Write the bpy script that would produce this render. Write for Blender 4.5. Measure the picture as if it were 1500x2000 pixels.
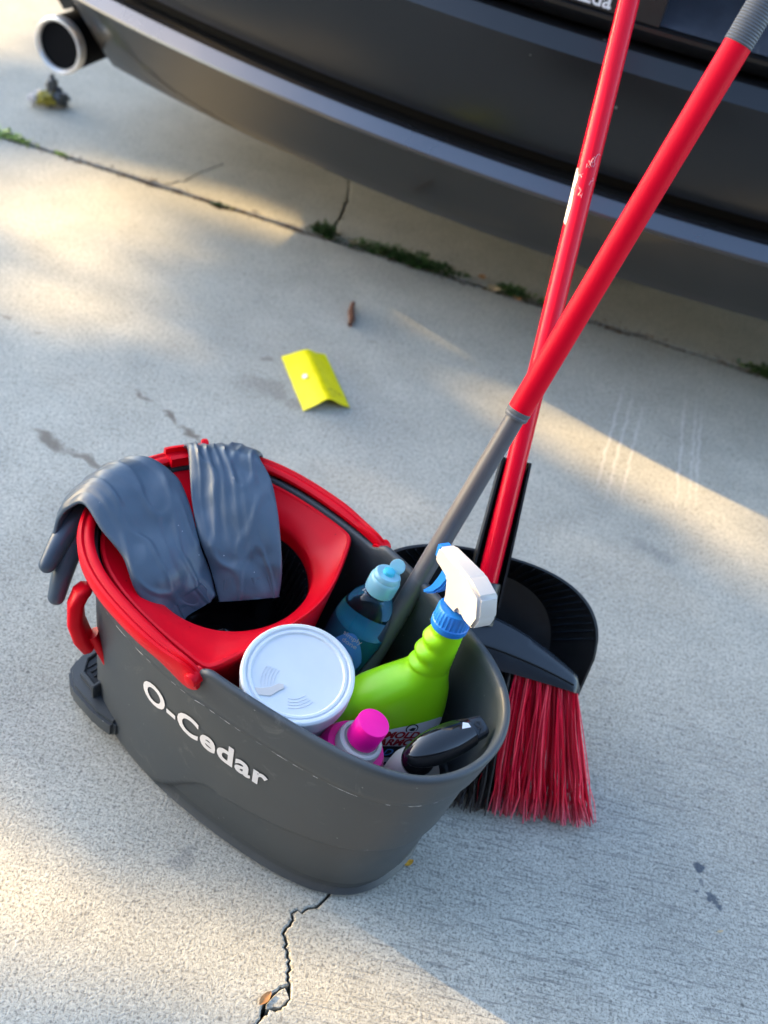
import bpy, bmesh, math, random
import numpy as np
from mathutils import Vector, Matrix, Euler, noise

for o in list(bpy.data.objects):
    bpy.data.objects.remove(o, do_unlink=True)
scene = bpy.context.scene
COL = scene.collection
R = math.radians
random.seed(7)

# ------------------------------------------------------------------ camera
PITCH, ROLL, CAMH = 0.7316, 0.2397, 1.0052
fw = Vector((0, math.cos(PITCH), -math.sin(PITCH)))
rt = Vector((1, 0, 0))
up = rt.cross(fw)
ix = math.cos(ROLL) * rt + math.sin(ROLL) * up
iu = math.cos(ROLL) * up - math.sin(ROLL) * rt
cam_d = bpy.data.cameras.new('camera')
cam = bpy.data.objects.new('camera', cam_d)
COL.objects.link(cam)
cam.matrix_world = Matrix(((ix.x, iu.x, -fw.x, 0), (ix.y, iu.y, -fw.y, 0), (ix.z, iu.z, -fw.z, CAMH), (0, 0, 0, 1)))
cam_d.sensor_fit = 'VERTICAL'
cam_d.sensor_height = 36.0
cam_d.sensor_width = 27.0
cam_d.lens = 36.0 * 2054 / 2000
cam_d.clip_start = 0.05
cam_d.clip_end = 2000
cam_d.dof.use_dof = True
cam_d.dof.focus_distance = 0.97
cam_d.dof.aperture_fstop = 4.6
scene.camera = cam
scene.cycles.max_bounces = 7
scene.cycles.diffuse_bounces = 3
scene.cycles.glossy_bounces = 3
scene.cycles.transmission_bounces = 6
scene.render.resolution_x, scene.render.resolution_y = 768, 1024

# ------------------------------------------------------------------ sky and sun
SUN_EL = R(21)
SUN_AZ = R(-18.7)                  # the way the light travels, in plan
LIGHT = Vector((math.cos(SUN_EL) * math.cos(SUN_AZ), math.cos(SUN_EL) * math.sin(SUN_AZ), -math.sin(SUN_EL)))
world = bpy.data.worlds.new('World')
scene.world = world
world.use_nodes = True
wn = world.node_tree
bg = wn.nodes['Background']
sky = wn.nodes.new('ShaderNodeTexSky')
sky.sky_type = 'NISHITA'
sky.sun_disc = False
sky.sun_elevation = SUN_EL
sky.sun_rotation = math.atan2(-LIGHT.x, -LIGHT.y)
sky.air_density = 1.0
sky.dust_density = 1.2
sky.ozone_density = 1.0
wn.links.new(sky.outputs[0], bg.inputs[0])
bg.inputs[1].default_value = 0.15
sun_d = bpy.data.lights.new('sun', 'SUN')
sun_d.energy = 3.0
sun_d.angle = R(0.55)
sun_d.color = (1.0, 0.68, 0.30)
sun = bpy.data.objects.new('sun', sun_d)
COL.objects.link(sun)
sun.location = (-6, 2, 4)
sun.rotation_euler = LIGHT.to_track_quat('-Z', 'Y').to_euler()
vs = scene.view_settings
vs.view_transform = 'Standard'
vs.look = 'None'
vs.gamma = 1
vs.use_curve_mapping = False
vs.exposure = 2.35

# ------------------------------------------------------------------ materials
def nmat(name):
    m = bpy.data.materials.new(name)
    m.use_nodes = True
    return m, m.node_tree, m.node_tree.nodes['Principled BSDF']

def N(nt, t, **kw):
    n = nt.nodes.new(t)
    for k, v in kw.items():
        if hasattr(n, k):
            setattr(n, k, v)
        else:
            n.inputs[k].default_value = v
    return n

def plastic(name, col, rough=0.4, spec=0.5, var=0.08, scale=40, bump=0.05, bscale=400, coat=0.0, sss=0.0,
            metallic=0.0, scuff=0.0, rvar=0.1):
    """moulded plastic or paint: slight colour drift, fine relief, uneven gloss, pale scuffs"""
    m, nt, p = nmat(name)
    L = nt.links.new
    tc = N(nt, 'ShaderNodeTexCoord')
    n1 = N(nt, 'ShaderNodeTexNoise', Scale=scale, Detail=3.0, Roughness=0.6)
    L(tc.outputs['Object'], n1.inputs['Vector'])
    mr = N(nt, 'ShaderNodeMapRange')
    mr.inputs['From Min'].default_value = 0.3
    mr.inputs['From Max'].default_value = 0.7
    mr.inputs['To Min'].default_value = 1 - var
    mr.inputs['To Max'].default_value = 1 + var
    L(n1.outputs['Fac'], mr.inputs['Value'])
    mx = N(nt, 'ShaderNodeMix', data_type='RGBA', blend_type='MULTIPLY')
    mx.inputs[0].default_value = 1
    mx.inputs[6].default_value = (*col, 1)
    L(mr.outputs[0], mx.inputs[7])
    last = mx.outputs[2]
    if scuff > 0:
        n3 = N(nt, 'ShaderNodeTexNoise', Scale=23.0, Detail=5.0, Roughness=0.75)
        n3.inputs['Distortion'].default_value = 1.5
        L(tc.outputs['Object'], n3.inputs['Vector'])
        r3 = N(nt, 'ShaderNodeMapRange')
        r3.inputs['From Min'].default_value = 0.60
        r3.inputs['From Max'].default_value = 0.75
        r3.inputs['To Max'].default_value = scuff
        L(n3.outputs['Fac'], r3.inputs['Value'])
        m3 = N(nt, 'ShaderNodeMix', data_type='RGBA')
        L(r3.outputs[0], m3.inputs[0])
        L(last, m3.inputs[6])
        m3.inputs[7].default_value = (0.42, 0.42, 0.40, 1)
        last = m3.outputs[2]
    L(last, p.inputs['Base Color'])
    r2 = N(nt, 'ShaderNodeMapRange')
    r2.inputs['To Min'].default_value = max(0.02, rough - rvar)
    r2.inputs['To Max'].default_value = min(1, rough + rvar)
    L(n1.outputs['Fac'], r2.inputs['Value'])
    L(r2.outputs[0], p.inputs['Roughness'])
    p.inputs['Specular IOR Level'].default_value = spec
    p.inputs['Coat Weight'].default_value = coat
    p.inputs['Coat Roughness'].default_value = 0.06
    p.inputs['Metallic'].default_value = metallic
    if sss > 0:
        p.inputs['Subsurface Weight'].default_value = sss
        p.inputs['Subsurface Radius'].default_value = (0.01, 0.01, 0.01)
        p.inputs['Subsurface Scale'].default_value = 0.5
    if bump > 0:
        nb = N(nt, 'ShaderNodeTexNoise', Scale=bscale, Detail=3.0)
        L(tc.outputs['Object'], nb.inputs['Vector'])
        b = N(nt, 'ShaderNodeBump', Strength=bump, Distance=0.001)
        L(nb.outputs['Fac'], b.inputs['Height'])
        L(b.outputs[0], p.inputs['Normal'])
    return m

M = {}
M['bucket'] = plastic('bucket_grey_plastic', (0.050, 0.060, 0.067), 0.44, 0.5, 0.10, 14, 0.12, 700, scuff=0.15)
M['grey_tube'] = plastic('grey_painted_tube', (0.105, 0.105, 0.118), 0.32, 0.5, 0.05, 30, 0.03, 500, scuff=0.10)
M['film'] = plastic('torn_film', (0.75, 0.35, 0.40), 0.3)
M['grip'] = plastic('grey_rubber_grip', (0.11, 0.12, 0.135), 0.5, 0.4, 0.06, 60, 0.05)
M['red'] = plastic('red_plastic', (0.72, 0.001, 0.012), 0.36, 0.18, 0.04, 20, 0.04, 500)
M['red_satin'] = plastic('red_satin_paint', (0.76, 0.001, 0.020), 0.42, 0.12, 0.03, 20, 0.02, 400)
M['red_gloss'] = plastic('red_wrapped_tube', (0.76, 0.001, 0.022), 0.24, 0.2, 0.05, 15, 0.03, 60, coat=0.08)
M['black'] = plastic('black_plastic', (0.012, 0.013, 0.014), 0.34, 0.5, 0.2, 60, 0.08, 300, scuff=0.02)
M['black_gloss'] = plastic('glossy_black_plastic', (0.008, 0.009, 0.011), 0.10, 0.5, 0.1, 60, 0.02, 90, coat=0.4, rvar=0.05)
M['cap_black'] = plastic('navy_black_plastic', (0.018, 0.024, 0.032), 0.22, 0.5, 0.1, 30, 0.03)
M['green'] = plastic('lime_green_plastic', (0.30, 0.72, 0.006), 0.36, 0.4, 0.04, 20, 0.05, 300, sss=0.15)
M['blue'] = plastic('blue_plastic', (0.02, 0.22, 0.72), 0.34, 0.5, 0.06, 40, 0.03)
M['white'] = plastic('white_plastic', (0.54, 0.52, 0.49), 0.40, 0.4, 0.03, 30, 0.03, sss=0.1)
M['label_grey'] = plastic('pale_grey_label', (0.72, 0.76, 0.80), 0.35, 0.5, 0.04, 30, 0.0)
M['label_black'] = plastic('black_label', (0.010, 0.010, 0.012), 0.35, 0.5, 0.1, 30, 0.0)
M['print_red'] = plastic('red_print', (0.38, 0.010, 0.015), 0.4, 0.4, 0.05, 30, 0.0)
M['print_white'] = plastic('white_print', (0.74, 0.75, 0.78), 0.4, 0.4, 0.05, 60, 0.0)
M['print_blue'] = plastic('blue_print', (0.10, 0.35, 0.80), 0.4, 0.4, 0.05, 30, 0.0)
M['print_black'] = plastic('black_print', (0.012, 0.012, 0.012), 0.4, 0.4, 0.05, 30, 0.0)
M['pink'] = plastic('magenta_plastic', (0.88, 0.003, 0.26), 0.38, 0.3, 0.03, 30, 0.03, sss=0.1)
M['pink_cap'] = plastic('hot_pink_cap', (0.98, 0.004, 0.32), 0.42, 0.3, 0.03, 30, 0.03, sss=0.1)
M['tub'] = plastic('milky_plastic', (0.60, 0.65, 0.69), 0.34, 0.35, 0.03, 18, 0.06, 180, sss=0.5)
M['yellow'] = plastic('yellow_card', (0.80, 0.72, 0.002), 0.42, 0.4, 0.08, 60, 0.08, 120)
M['glove'] = plastic('slate_rubber', (0.058, 0.090, 0.128), 0.36, 0.5, 0.12, 18, 0.20, 160, scuff=0.03)
M['paint'] = plastic('dark_grey_car_paint', (0.016, 0.0165, 0.018), 0.30, 0.5, 0.10, 5, 0.02, 900, coat=0.35, metallic=0.4, rvar=0.06)
M['paint'].node_tree.nodes['Principled BSDF'].inputs['Coat Roughness'].default_value = 0.22
M['valance'] = plastic('lower_bumper_paint', (0.030, 0.027, 0.023), 0.34, 0.5, 0.10, 6, 0.03, 600, coat=0.4, metallic=0.5, rvar=0.06)
M['trim'] = plastic('satin_grey_trim', (0.13, 0.135, 0.15), 0.28, 0.5, 0.06, 6, 0.02, 500, coat=0.3, metallic=0.85, rvar=0.05)
M['gap'] = plastic('black_seal', (0.006, 0.006, 0.006), 0.8, 0.2, 0.1, 30, 0.05)
M['chrome'] = plastic('polished_steel', (0.85, 0.83, 0.80), 0.38, 0.5, 0.05, 20, 0.02, metallic=0.7)
M['soot'] = plastic('sooty_pipe', (0.004, 0.0045, 0.006), 0.8, 0.1, 0.2, 30, 0.2)
M['glass'] = plastic('tinted_glass', (0.008, 0.009, 0.010), 0.05, 0.5, 0.05, 5, 0.0, rvar=0.02)
M['lamp'] = plastic('red_lamp_lens', (0.25, 0.004, 0.006), 0.08, 0.5, 0.05, 30, 0.0, coat=0.6, rvar=0.03)
M['tyre'] = plastic('tyre_rubber', (0.018, 0.018, 0.018), 0.75, 0.3, 0.15, 40, 0.3, 200)
M['alloy'] = plastic('alloy', (0.35, 0.35, 0.36), 0.3, 0.5, 0.05, 30, 0.0, metallic=0.9)
M['plate'] = plastic('sky_tinted_plate', (0.060, 0.072, 0.095), 0.22, 0.5, 0.25, 12, 0.1, 30, scuff=0.16, coat=0.4)  # blue in the base colour stands in for reflected sky; scuffs are dirt
M['bark'] = plastic('bark', (0.10, 0.07, 0.05), 0.85, 0.2, 0.3, 12, 0.8, 40)
M['twig'] = plastic('dry_twig', (0.13, 0.060, 0.038), 0.8, 0.2, 0.35, 180, 0.4, 300)
M['dry_leaf'] = plastic('dry_leaf', (0.50, 0.24, 0.09), 0.6, 0.3, 0.25, 200, 0.2, 300)
M['pale_leaf'] = plastic('pale_dry_leaf', (0.58, 0.44, 0.26), 0.6, 0.3, 0.2, 200, 0.2, 300)
M['amber_leaf'] = plastic('amber_leaf', (0.62, 0.33, 0.03), 0.5, 0.3, 0.2, 200, 0.2, 300)
M['foil'] = plastic('grey_wrapper', (0.10, 0.11, 0.12), 0.35, 0.5, 0.4, 120, 0.3, 200)
M['foil_yellow'] = plastic('olive_wrapper', (0.36, 0.30, 0.04), 0.4, 0.5, 0.4, 120, 0.3, 200)
M['foil_pale'] = plastic('pale_wrapper', (0.60, 0.57, 0.56), 0.4, 0.5, 0.3, 120, 0.3, 200)
M['crumb'] = plastic('soil_crumb', (0.10, 0.062, 0.040), 0.9, 0.1, 0.4, 300, 0.4, 500)

def specks(m, scale, dens, size, col):
    nt = m.node_tree; L = nt.links.new; p = nt.nodes['Principled BSDF']
    tc = N(nt, 'ShaderNodeTexCoord')
    vo = N(nt, 'ShaderNodeTexVoronoi', Scale=scale); L(tc.outputs['Object'], vo.inputs['Vector'])
    sc = N(nt, 'ShaderNodeSeparateColor'); L(vo.outputs['Color'], sc.inputs[0])
    a = N(nt, 'ShaderNodeMath', operation='LESS_THAN'); L(vo.outputs['Distance'], a.inputs[0]); a.inputs[1].default_value = size
    b = N(nt, 'ShaderNodeMath', operation='LESS_THAN'); L(sc.outputs[0], b.inputs[0]); b.inputs[1].default_value = dens
    c = N(nt, 'ShaderNodeMath', operation='MULTIPLY'); L(a.outputs[0], c.inputs[0]); L(b.outputs[0], c.inputs[1])
    d = N(nt, 'ShaderNodeMath', operation='MULTIPLY'); L(c.outputs[0], d.inputs[0]); d.inputs[1].default_value = .6
    mx = N(nt, 'ShaderNodeMix', data_type='RGBA'); L(d.outputs[0], mx.inputs[0])
    L(p.inputs['Base Color'].links[0].from_socket, mx.inputs[6]); mx.inputs[7].default_value = (*col, 1)
    L(mx.outputs[2], p.inputs['Base Color'])
specks(M['paint'], 45, .10, .10, (.35, .33, .30))
specks(M['bucket'], 160, .035, .12, (.40, .41, .40))
specks(M['red'], 130, .03, .14, (.22, .002, .006))
specks(M['glove'], 170, .03, .11, (.5, .52, .55))
specks(M['black'], 170, .05, .10, (.25, .25, .25))

def leaf_mat(name, col, trans=0.35, var=0.35):
    m, nt, p = nmat(name)
    L = nt.links.new
    g = N(nt, 'ShaderNodeNewGeometry')
    mr = N(nt, 'ShaderNodeMapRange')
    mr.inputs['To Min'].default_value = 1 - var
    mr.inputs['To Max'].default_value = 1 + var
    L(g.outputs['Random Per Island'], mr.inputs['Value'])
    mx = N(nt, 'ShaderNodeMix', data_type='RGBA', blend_type='MULTIPLY')
    mx.inputs[0].default_value = 1
    mx.inputs[6].default_value = (*col, 1)
    L(mr.outputs[0], mx.inputs[7])
    L(mx.outputs[2], p.inputs['Base Color'])
    p.inputs['Roughness'].default_value = 0.55
    return m
M['weed'] = leaf_mat('weed_green', (0.035, 0.085, 0.018), var=0.5)
M['weed_pale'] = leaf_mat('weed_yellow_green', (0.22, 0.34, 0.045), var=0.3)
M['leaf'] = leaf_mat('tree_leaf', (0.05, 0.10, 0.025))

# dyed bristles: dull, frayed tips carry dust
def bristle_mat(name, col, tip):
    m, nt, p = nmat(name)
    L = nt.links.new
    at = N(nt, 'ShaderNodeAttribute', attribute_name='along')
    g = N(nt, 'ShaderNodeNewGeometry')
    mr = N(nt, 'ShaderNodeMapRange')
    mr.inputs['To Min'].default_value = 0.38
    mr.inputs['To Max'].default_value = 1.20
    L(g.outputs['Random Per Island'], mr.inputs['Value'])
    mx = N(nt, 'ShaderNodeMix', data_type='RGBA', blend_type='MULTIPLY')
    mx.inputs[0].default_value = 1
    mx.inputs[6].default_value = (*col, 1)
    L(mr.outputs[0], mx.inputs[7])
    r = N(nt, 'ShaderNodeMapRange')
    r.inputs['From Min'].default_value = 0.84
    r.inputs['From Max'].default_value = 1.0
    L(at.outputs['Fac'], r.inputs['Value'])
    m2 = N(nt, 'ShaderNodeMix', data_type='RGBA')
    L(r.outputs[0], m2.inputs[0])
    L(mx.outputs[2], m2.inputs[6])
    m2.inputs[7].default_value = (*tip, 1)
    L(m2.outputs[2], p.inputs['Base Color'])
    p.inputs['Roughness'].default_value = 0.45
    return m
M['bristle_red'] = bristle_mat('red_bristle', (0.97, 0.004, 0.050), (0.55, 0.08, 0.12))
M['bristle_black'] = bristle_mat('black_bristle', (0.012, 0.012, 0.014), (0.03, 0.028, 0.03))

# clear bottle of blue soap
m, nt, p = nmat('clear_blue_plastic')
p.inputs['Base Color'].default_value = (0.62, 0.86, 0.94, 1)
p.inputs['Transmission Weight'].default_value = 1.0
p.inputs['Roughness'].default_value = 0.05
p.inputs['IOR'].default_value = 1.35
M['clear'] = m
m, nt, p = nmat('blue_soap')
p.inputs['Base Color'].default_value = (0.045, 0.30, 0.42, 1)
p.inputs['Roughness'].default_value = 0.15
M['soap'] = m
m, nt, p = nmat('translucent_aqua_cap')
p.inputs['Base Color'].default_value = (0.36, 0.74, 0.88, 1)
p.inputs['Roughness'].default_value = 0.28
p.inputs['Transmission Weight'].default_value = 0.35
p.inputs['Subsurface Weight'].default_value = 0.3
p.inputs['Subsurface Scale'].default_value = 0.01
M['aqua'] = m
M['aqua_deep'] = plastic('aqua_spout', (0.06, 0.50, 0.66), 0.35, 0.5, 0.05, 30, 0.0)

# concrete, with stains that have their own places and shapes
def concrete_mat():
    m, nt, p = nmat('brushed_concrete')
    L = nt.links.new
    geo = N(nt, 'ShaderNodeNewGeometry')
    P = geo.outputs['Position']
    def noise_(scale, detail=4.0, rough=0.55, vec=None, dist=0.0):
        n = N(nt, 'ShaderNodeTexNoise', Scale=scale, Detail=detail, Roughness=rough)
        n.inputs['Distortion'].default_value = dist
        L(vec if vec else P, n.inputs['Vector'])
        return n.outputs['Fac']
    def rng(v, a, b, c, d, smooth=False):
        r = N(nt, 'ShaderNodeMapRange')
        if smooth:
            r.interpolation_type = 'SMOOTHSTEP'
        for k, x in zip(('From Min', 'From Max', 'To Min', 'To Max'), (a, b, c, d)):
            r.inputs[k].default_value = x
        L(v, r.inputs['Value'])
        return r.outputs[0]
    def math_(op, a, b):
        n = N(nt, 'ShaderNodeMath', operation=op)
        for i, x in enumerate((a, b)):
            if isinstance(x, (int, float)):
                n.inputs[i].default_value = x
            else:
                L(x, n.inputs[i])
        return n.outputs[0]
    def mul(col, fac):
        x = N(nt, 'ShaderNodeMix', data_type='RGBA', blend_type='MULTIPLY')
        x.inputs[0].default_value = 1
        L(col, x.inputs[6]); L(fac, x.inputs[7])
        return x.outputs[2]
    def mixto(col, fac, c):
        x = N(nt, 'ShaderNodeMix', data_type='RGBA')
        L(fac, x.inputs[0]); L(col, x.inputs[6])
        x.inputs[7].default_value = (*c, 1)
        return x.outputs[2]
    big = noise_(2.2, 3.0, 0.6)
    cr = N(nt, 'ShaderNodeValToRGB')
    cr.color_ramp.elements[0].position = 0.3
    cr.color_ramp.elements[0].color = (0.412, 0.405, 0.352, 1)
    cr.color_ramp.elements[1].position = 0.72
    cr.color_ramp.elements[1].color = (0.510, 0.498, 0.428, 1)
    L(big, cr.inputs[0])
    col = cr.outputs[0]
    col = mul(col, rng(noise_(11, 4.0, 0.65), 0.3, 0.7, 0.90, 1.08))
    grain = noise_(360, 2.0, 0.75)
    col = mul(col, rng(grain, 0.30, 0.62, 0.62, 1.22))
    col = mixto(col, rng(grain, 0.43, 0.31, 0, 0.62), (0.14, 0.14, 0.13))
    mid = noise_(170, 2.0, 0.6)
    col = mul(col, rng(mid, 0.3, 0.62, 0.80, 1.06))
    # broom strokes
    mp = N(nt, 'ShaderNodeMapping')
    mp.inputs['Scale'].default_value = (20, 330, 1)
    mp.inputs['Rotation'].default_value = (0, 0, R(-1.5))
    L(P, mp.inputs['Vector'])
    br = noise_(1.0, 3.0, 0.6, mp.outputs[0], 0.3)
    sx = N(nt, 'ShaderNodeSeparateXYZ'); L(P, sx.inputs[0])
    zone = math_('MULTIPLY', rng(sx.outputs[0], -0.05, 0.20, 0.15, 1, True), rng(sx.outputs[1], 1.1, 0.7, 0.25, 1, True))
    stroke = math_('MULTIPLY', rng(br, 0.46, 0.33, 0.0, 0.55), zone)
    col = mixto(col, stroke, (0.17, 0.17, 0.165))
    # pits
    vo = N(nt, 'ShaderNodeTexVoronoi', Scale=150.0); L(P, vo.inputs['Vector'])
    vs_ = N(nt, 'ShaderNodeSeparateColor'); L(vo.outputs['Color'], vs_.inputs[0])
    sel = rng(vs_.outputs[0], 0.76, 0.80, 0, 1)
    pit = math_('MULTIPLY', rng(vo.outputs['Distance'], 0.32, 0.16, 0, 1), sel)
    col = mixto(col, math_('MULTIPLY', pit, 0.58), (0.13, 0.125, 0.115))
    vo2 = N(nt, 'ShaderNodeTexVoronoi', Scale=38.0); L(P, vo2.inputs['Vector'])
    vs2 = N(nt, 'ShaderNodeSeparateColor'); L(vo2.outputs['Color'], vs2.inputs[0])
    pit2 = math_('MULTIPLY', rng(vo2.outputs['Distance'], 0.11, 0.05, 0, 1), rng(vs2.outputs[1], 0.86, 0.88, 0, 1))
    col = mixto(col, math_('MULTIPLY', pit2, 0.7), (0.10, 0.095, 0.085))
    # stains: x, y, half length, half width, angle, strength, ragged, colour
    DK, BR, LT, SL = (0.10, 0.115, 0.13), (0.17, 0.145, 0.115), (0.72, 0.71, 0.68), (0.055, 0.075, 0.105)
    st = [(0.434, 0.669, .0085, .0070, 20, .85, .010, SL), (0.446, 0.632, .010, .008, -40, .75, .022, SL),
          (0.436, 0.652, .003, .005, 10, .5, .004, SL),
          (-0.485, 1.097, .042, .013, -24, .80, .02, BR), (-0.425, 1.078, .036, .009, -18, .75, .02, BR), (-0.37, 1.064, .016, .008, 0, .45, .015, BR),
          (-0.395, 1.243, .028, .004, -25, .8, .012, BR), (-0.345, 1.214, .026, .006, -42, .85,.014, BR),
          (-0.305, 1.187, .028, .008, -38, .85, .014, BR), (-0.274, 1.165, .020, .013, -15, .85, .014, BR),
          (-0.215, 1.330, .075, .030, -14, .32, .05, BR), (-0.66, 1.36, .012, .007, 0, .5, .012, BR), (-0.60, 1.34, .010, .006, 20, .5, .012, BR),
          (-0.245, 1.415, .014, .006, 10, .5, .012, BR), (0.13, 0.37, .022, .010, 10, .55, .012, BR),
          (0.38, 0.47, .012, .006, 10, .4, .010, SL), (-0.115, 0.535, .016, .010, 30, .30, .02, DK), (-0.20, 0.44, .03, .02, 30, .18, .03, DK),
          (0.40, 1.18, .050, .022, -10, .22, .04, DK), (-0.09, 1.54, .012, .007, 0, .4, .01, BR), (0.66, 2.02, .06, .05, 0, .5, .05, DK), (0.35, 1.99, .07, .05, 0, .35, .05, DK)]
    for i, (x0, dx) in enumerate(((.316, 0), (.330, .002), (.348, .003), (.455, 0), (.474, .001), (.484, .001))):
        st.append((x0 + .02 * (i < 3) + dx, 1.45 - .02 * i * (i < 3), .20 - .015 * (i % 3), .0022, 84 - (i < 3) * 3, .52, .006, LT))
    wob = []
    for sc_ in (60.0, 22.0):
        wb = N(nt, 'ShaderNodeTexNoise', Scale=sc_, Detail=2.0, Roughness=0.6)
        L(P, wb.inputs['Vector'])
        va = N(nt, 'ShaderNodeVectorMath', operation='SUBTRACT'); L(wb.outputs['Color'], va.inputs[0]); va.inputs[1].default_value = (.5, .5, .5)
        wob.append(va)
    for (x, y, a, b, ang, s, rag, c) in st:
        va = wob[0] if b < .009 else wob[1]
        vb = N(nt, 'ShaderNodeVectorMath', operation='SCALE'); L(va.outputs[0], vb.inputs[0]); vb.inputs['Scale'].default_value = rag * 2.2
        vc = N(nt, 'ShaderNodeVectorMath', operation='ADD'); L(P, vc.inputs[0]); L(vb.outputs[0], vc.inputs[1])
        mp = N(nt, 'ShaderNodeMapping', vector_type='TEXTURE')
        mp.inputs['Location'].default_value = (x, y, 0)
        mp.inputs['Rotation'].default_value = (0, 0, R(ang))
        mp.inputs['Scale'].default_value = (a, b, 1)
        L(vc.outputs[0], mp.inputs['Vector'])
        ln = N(nt, 'ShaderNodeVectorMath', operation='LENGTH'); L(mp.outputs[0], ln.inputs[0])
        sharp = 0.75 if c is SL else 0.35
        col = mixto(col, rng(ln.outputs['Value'], 1.15, sharp, 0, s, True), c)
    L(col, p.inputs['Base Color'])
    p.inputs['Roughness'].default_value = 0.88
    p.inputs['Specular IOR Level'].default_value = 0.25
    h = math_('MULTIPLY', grain, 1.1)
    h = math_('SUBTRACT', h, math_('MULTIPLY', stroke, 1.4))
    b = N(nt, 'ShaderNodeBump', Strength=0.55, Distance=0.0016)
    L(h, b.inputs['Height']); L(b.outputs[0], p.inputs['Normal'])
    return m
M['concrete'] = concrete_mat()

def soil_mat():
    m, nt, p = nmat('soil')
    L = nt.links.new
    g = N(nt, 'ShaderNodeNewGeometry')
    n = N(nt, 'ShaderNodeTexNoise', Scale=60.0, Detail=8.0, Roughness=0.7)
    L(g.outputs['Position'], n.inputs['Vector'])
    cr = N(nt, 'ShaderNodeValToRGB')
    cr.color_ramp.elements[0].position = 0.35
    cr.color_ramp.elements[0].color = (0.020, 0.014, 0.010, 1)
    cr.color_ramp.elements[1].position = 0.7
    cr.color_ramp.elements[1].color = (0.13, 0.085, 0.055, 1)
    L(n.outputs['Fac'], cr.inputs[0])
    L(cr.outputs[0], p.inputs['Base Color'])
    p.inputs['Roughness'].default_value = 0.95
    b = N(nt, 'ShaderNodeBump', Strength=0.8, Distance=0.01)
    L(n.outputs['Fac'], b.inputs['Height']); L(b.outputs[0], p.inputs['Normal'])
    return m
M['soil'] = soil_mat()
M['asphalt'] = plastic('far_ground', (0.16, 0.15, 0.13), 0.9, 0.2, 0.3, 1.5, 0.4, 60)

# ------------------------------------------------------------------ builders
def mesh_obj(name, verts, faces, mat, parent=None, smooth=True, angle=35, loc=None):
    me = bpy.data.meshes.new(name)
    me.from_pydata([tuple(v) for v in verts], [], [tuple(f) for f in faces])
    me.update()
    if smooth:
        me.shade_smooth()
        try:
            me.set_sharp_from_angle(angle=R(angle))
        except Exception:
            pass
    if mat is not None:
        me.materials.append(M[mat] if isinstance(mat, str) else mat)
    o = bpy.data.objects.new(name, me)
    COL.objects.link(o)
    if parent is not None:
        o.parent = parent
    if loc is not None:
        o.location = loc
    return o

def fix_normals(o):
    bm = bmesh.new(); bm.from_mesh(o.data)
    bmesh.ops.remove_doubles(bm, verts=bm.verts, dist=1e-6)
    bmesh.ops.recalc_face_normals(bm, faces=bm.faces)
    bm.to_mesh(o.data); bm.free()
    return o

def tag(o, label, cat, group=None, kind=None):
    if label: o['label'] = label
    if cat: o['category'] = cat
    if group: o['group'] = group
    if kind: o['kind'] = kind
    return o

def empty(name, label, cat, mat=None, group=None):
    o = bpy.data.objects.new(name, None)
    o.empty_display_size = 0.05
    COL.objects.link(o)
    if mat is not None:
        o.matrix_world = mat
    return tag(o, label, cat, group)

def frame(origin, z, x):
    """matrix with local z along z and local x as near to x as can be"""
    z = Vector(z).normalized(); x = Vector(x)
    y = z.cross(x).normalized(); x = y.cross(z)
    o = Vector(origin)
    return Matrix(((x.x, y.x, z.x, o.x), (x.y, y.y, z.y, o.y), (x.z, y.z, z.z, o.z), (0, 0, 0, 1)))

def grid_faces(nr, nc, wrap=True, flip=False):
    fs = []
    for i in range(nr - 1):
        for j in range(nc if wrap else nc - 1):
            k = (j + 1) % nc
            f = (i * nc + j, i * nc + k, (i + 1) * nc + k, (i + 1) * nc + j)
            fs.append(f[::-1] if flip else f)
    return fs

def loft(name, rings, mat, parent=None, cap0=False, cap1=False, wrap=True, angle=35, smooth=True):
    nc = len(rings[0])
    v = [p for r in rings for p in r]
    f = grid_faces(len(rings), nc, wrap)
    if cap0: f.append(tuple(range(nc))[::-1])
    if cap1: f.append(tuple((len(rings) - 1) * nc + j for j in range(nc)))
    return fix_normals(mesh_obj(name, v, f, mat, parent, smooth, angle))

def lathe(name, prof, mat, parent=None, seg=48, angle=35, ribs=0, rib_d=0.0, rib_z=None):
    rings = []
    for (r, z) in prof:
        ring = []
        for j in range(seg):
            a = 2 * math.pi * j / seg
            rr = r
            if ribs and rib_z[0] <= z <= rib_z[1]:
                rr += rib_d * (0.5 + 0.5 * math.copysign(1, math.cos(ribs * a)))
            ring.append((rr * math.cos(a), rr * math.sin(a), z))
        rings.append(ring)
    return loft(name, rings, mat, parent, prof[0][0] > 1e-5, prof[-1][0] > 1e-5, True, angle)

def tube(name, pts, rad, mat, parent=None, seg=14, cap=True):
    pts = [Vector(p) for p in pts]
    rads = rad if isinstance(rad, (list, tuple)) else [rad] * len(pts)
    rings = []
    t0 = (pts[1] - pts[0]).normalized()
    u = t0.orthogonal().normalized()
    for i, p in enumerate(pts):
        t = (pts[min(i + 1, len(pts) - 1)] - pts[max(i - 1, 0)]).normalized()
        u = (u - t * u.dot(t)).normalized()
        w = t.cross(u)
        rings.append([p + rads[i] * (math.cos(2 * math.pi * j / seg) * u + math.sin(2 * math.pi * j / seg) * w) for j in range(seg)])
    return loft(name, rings, mat, parent, cap, cap)

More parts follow.
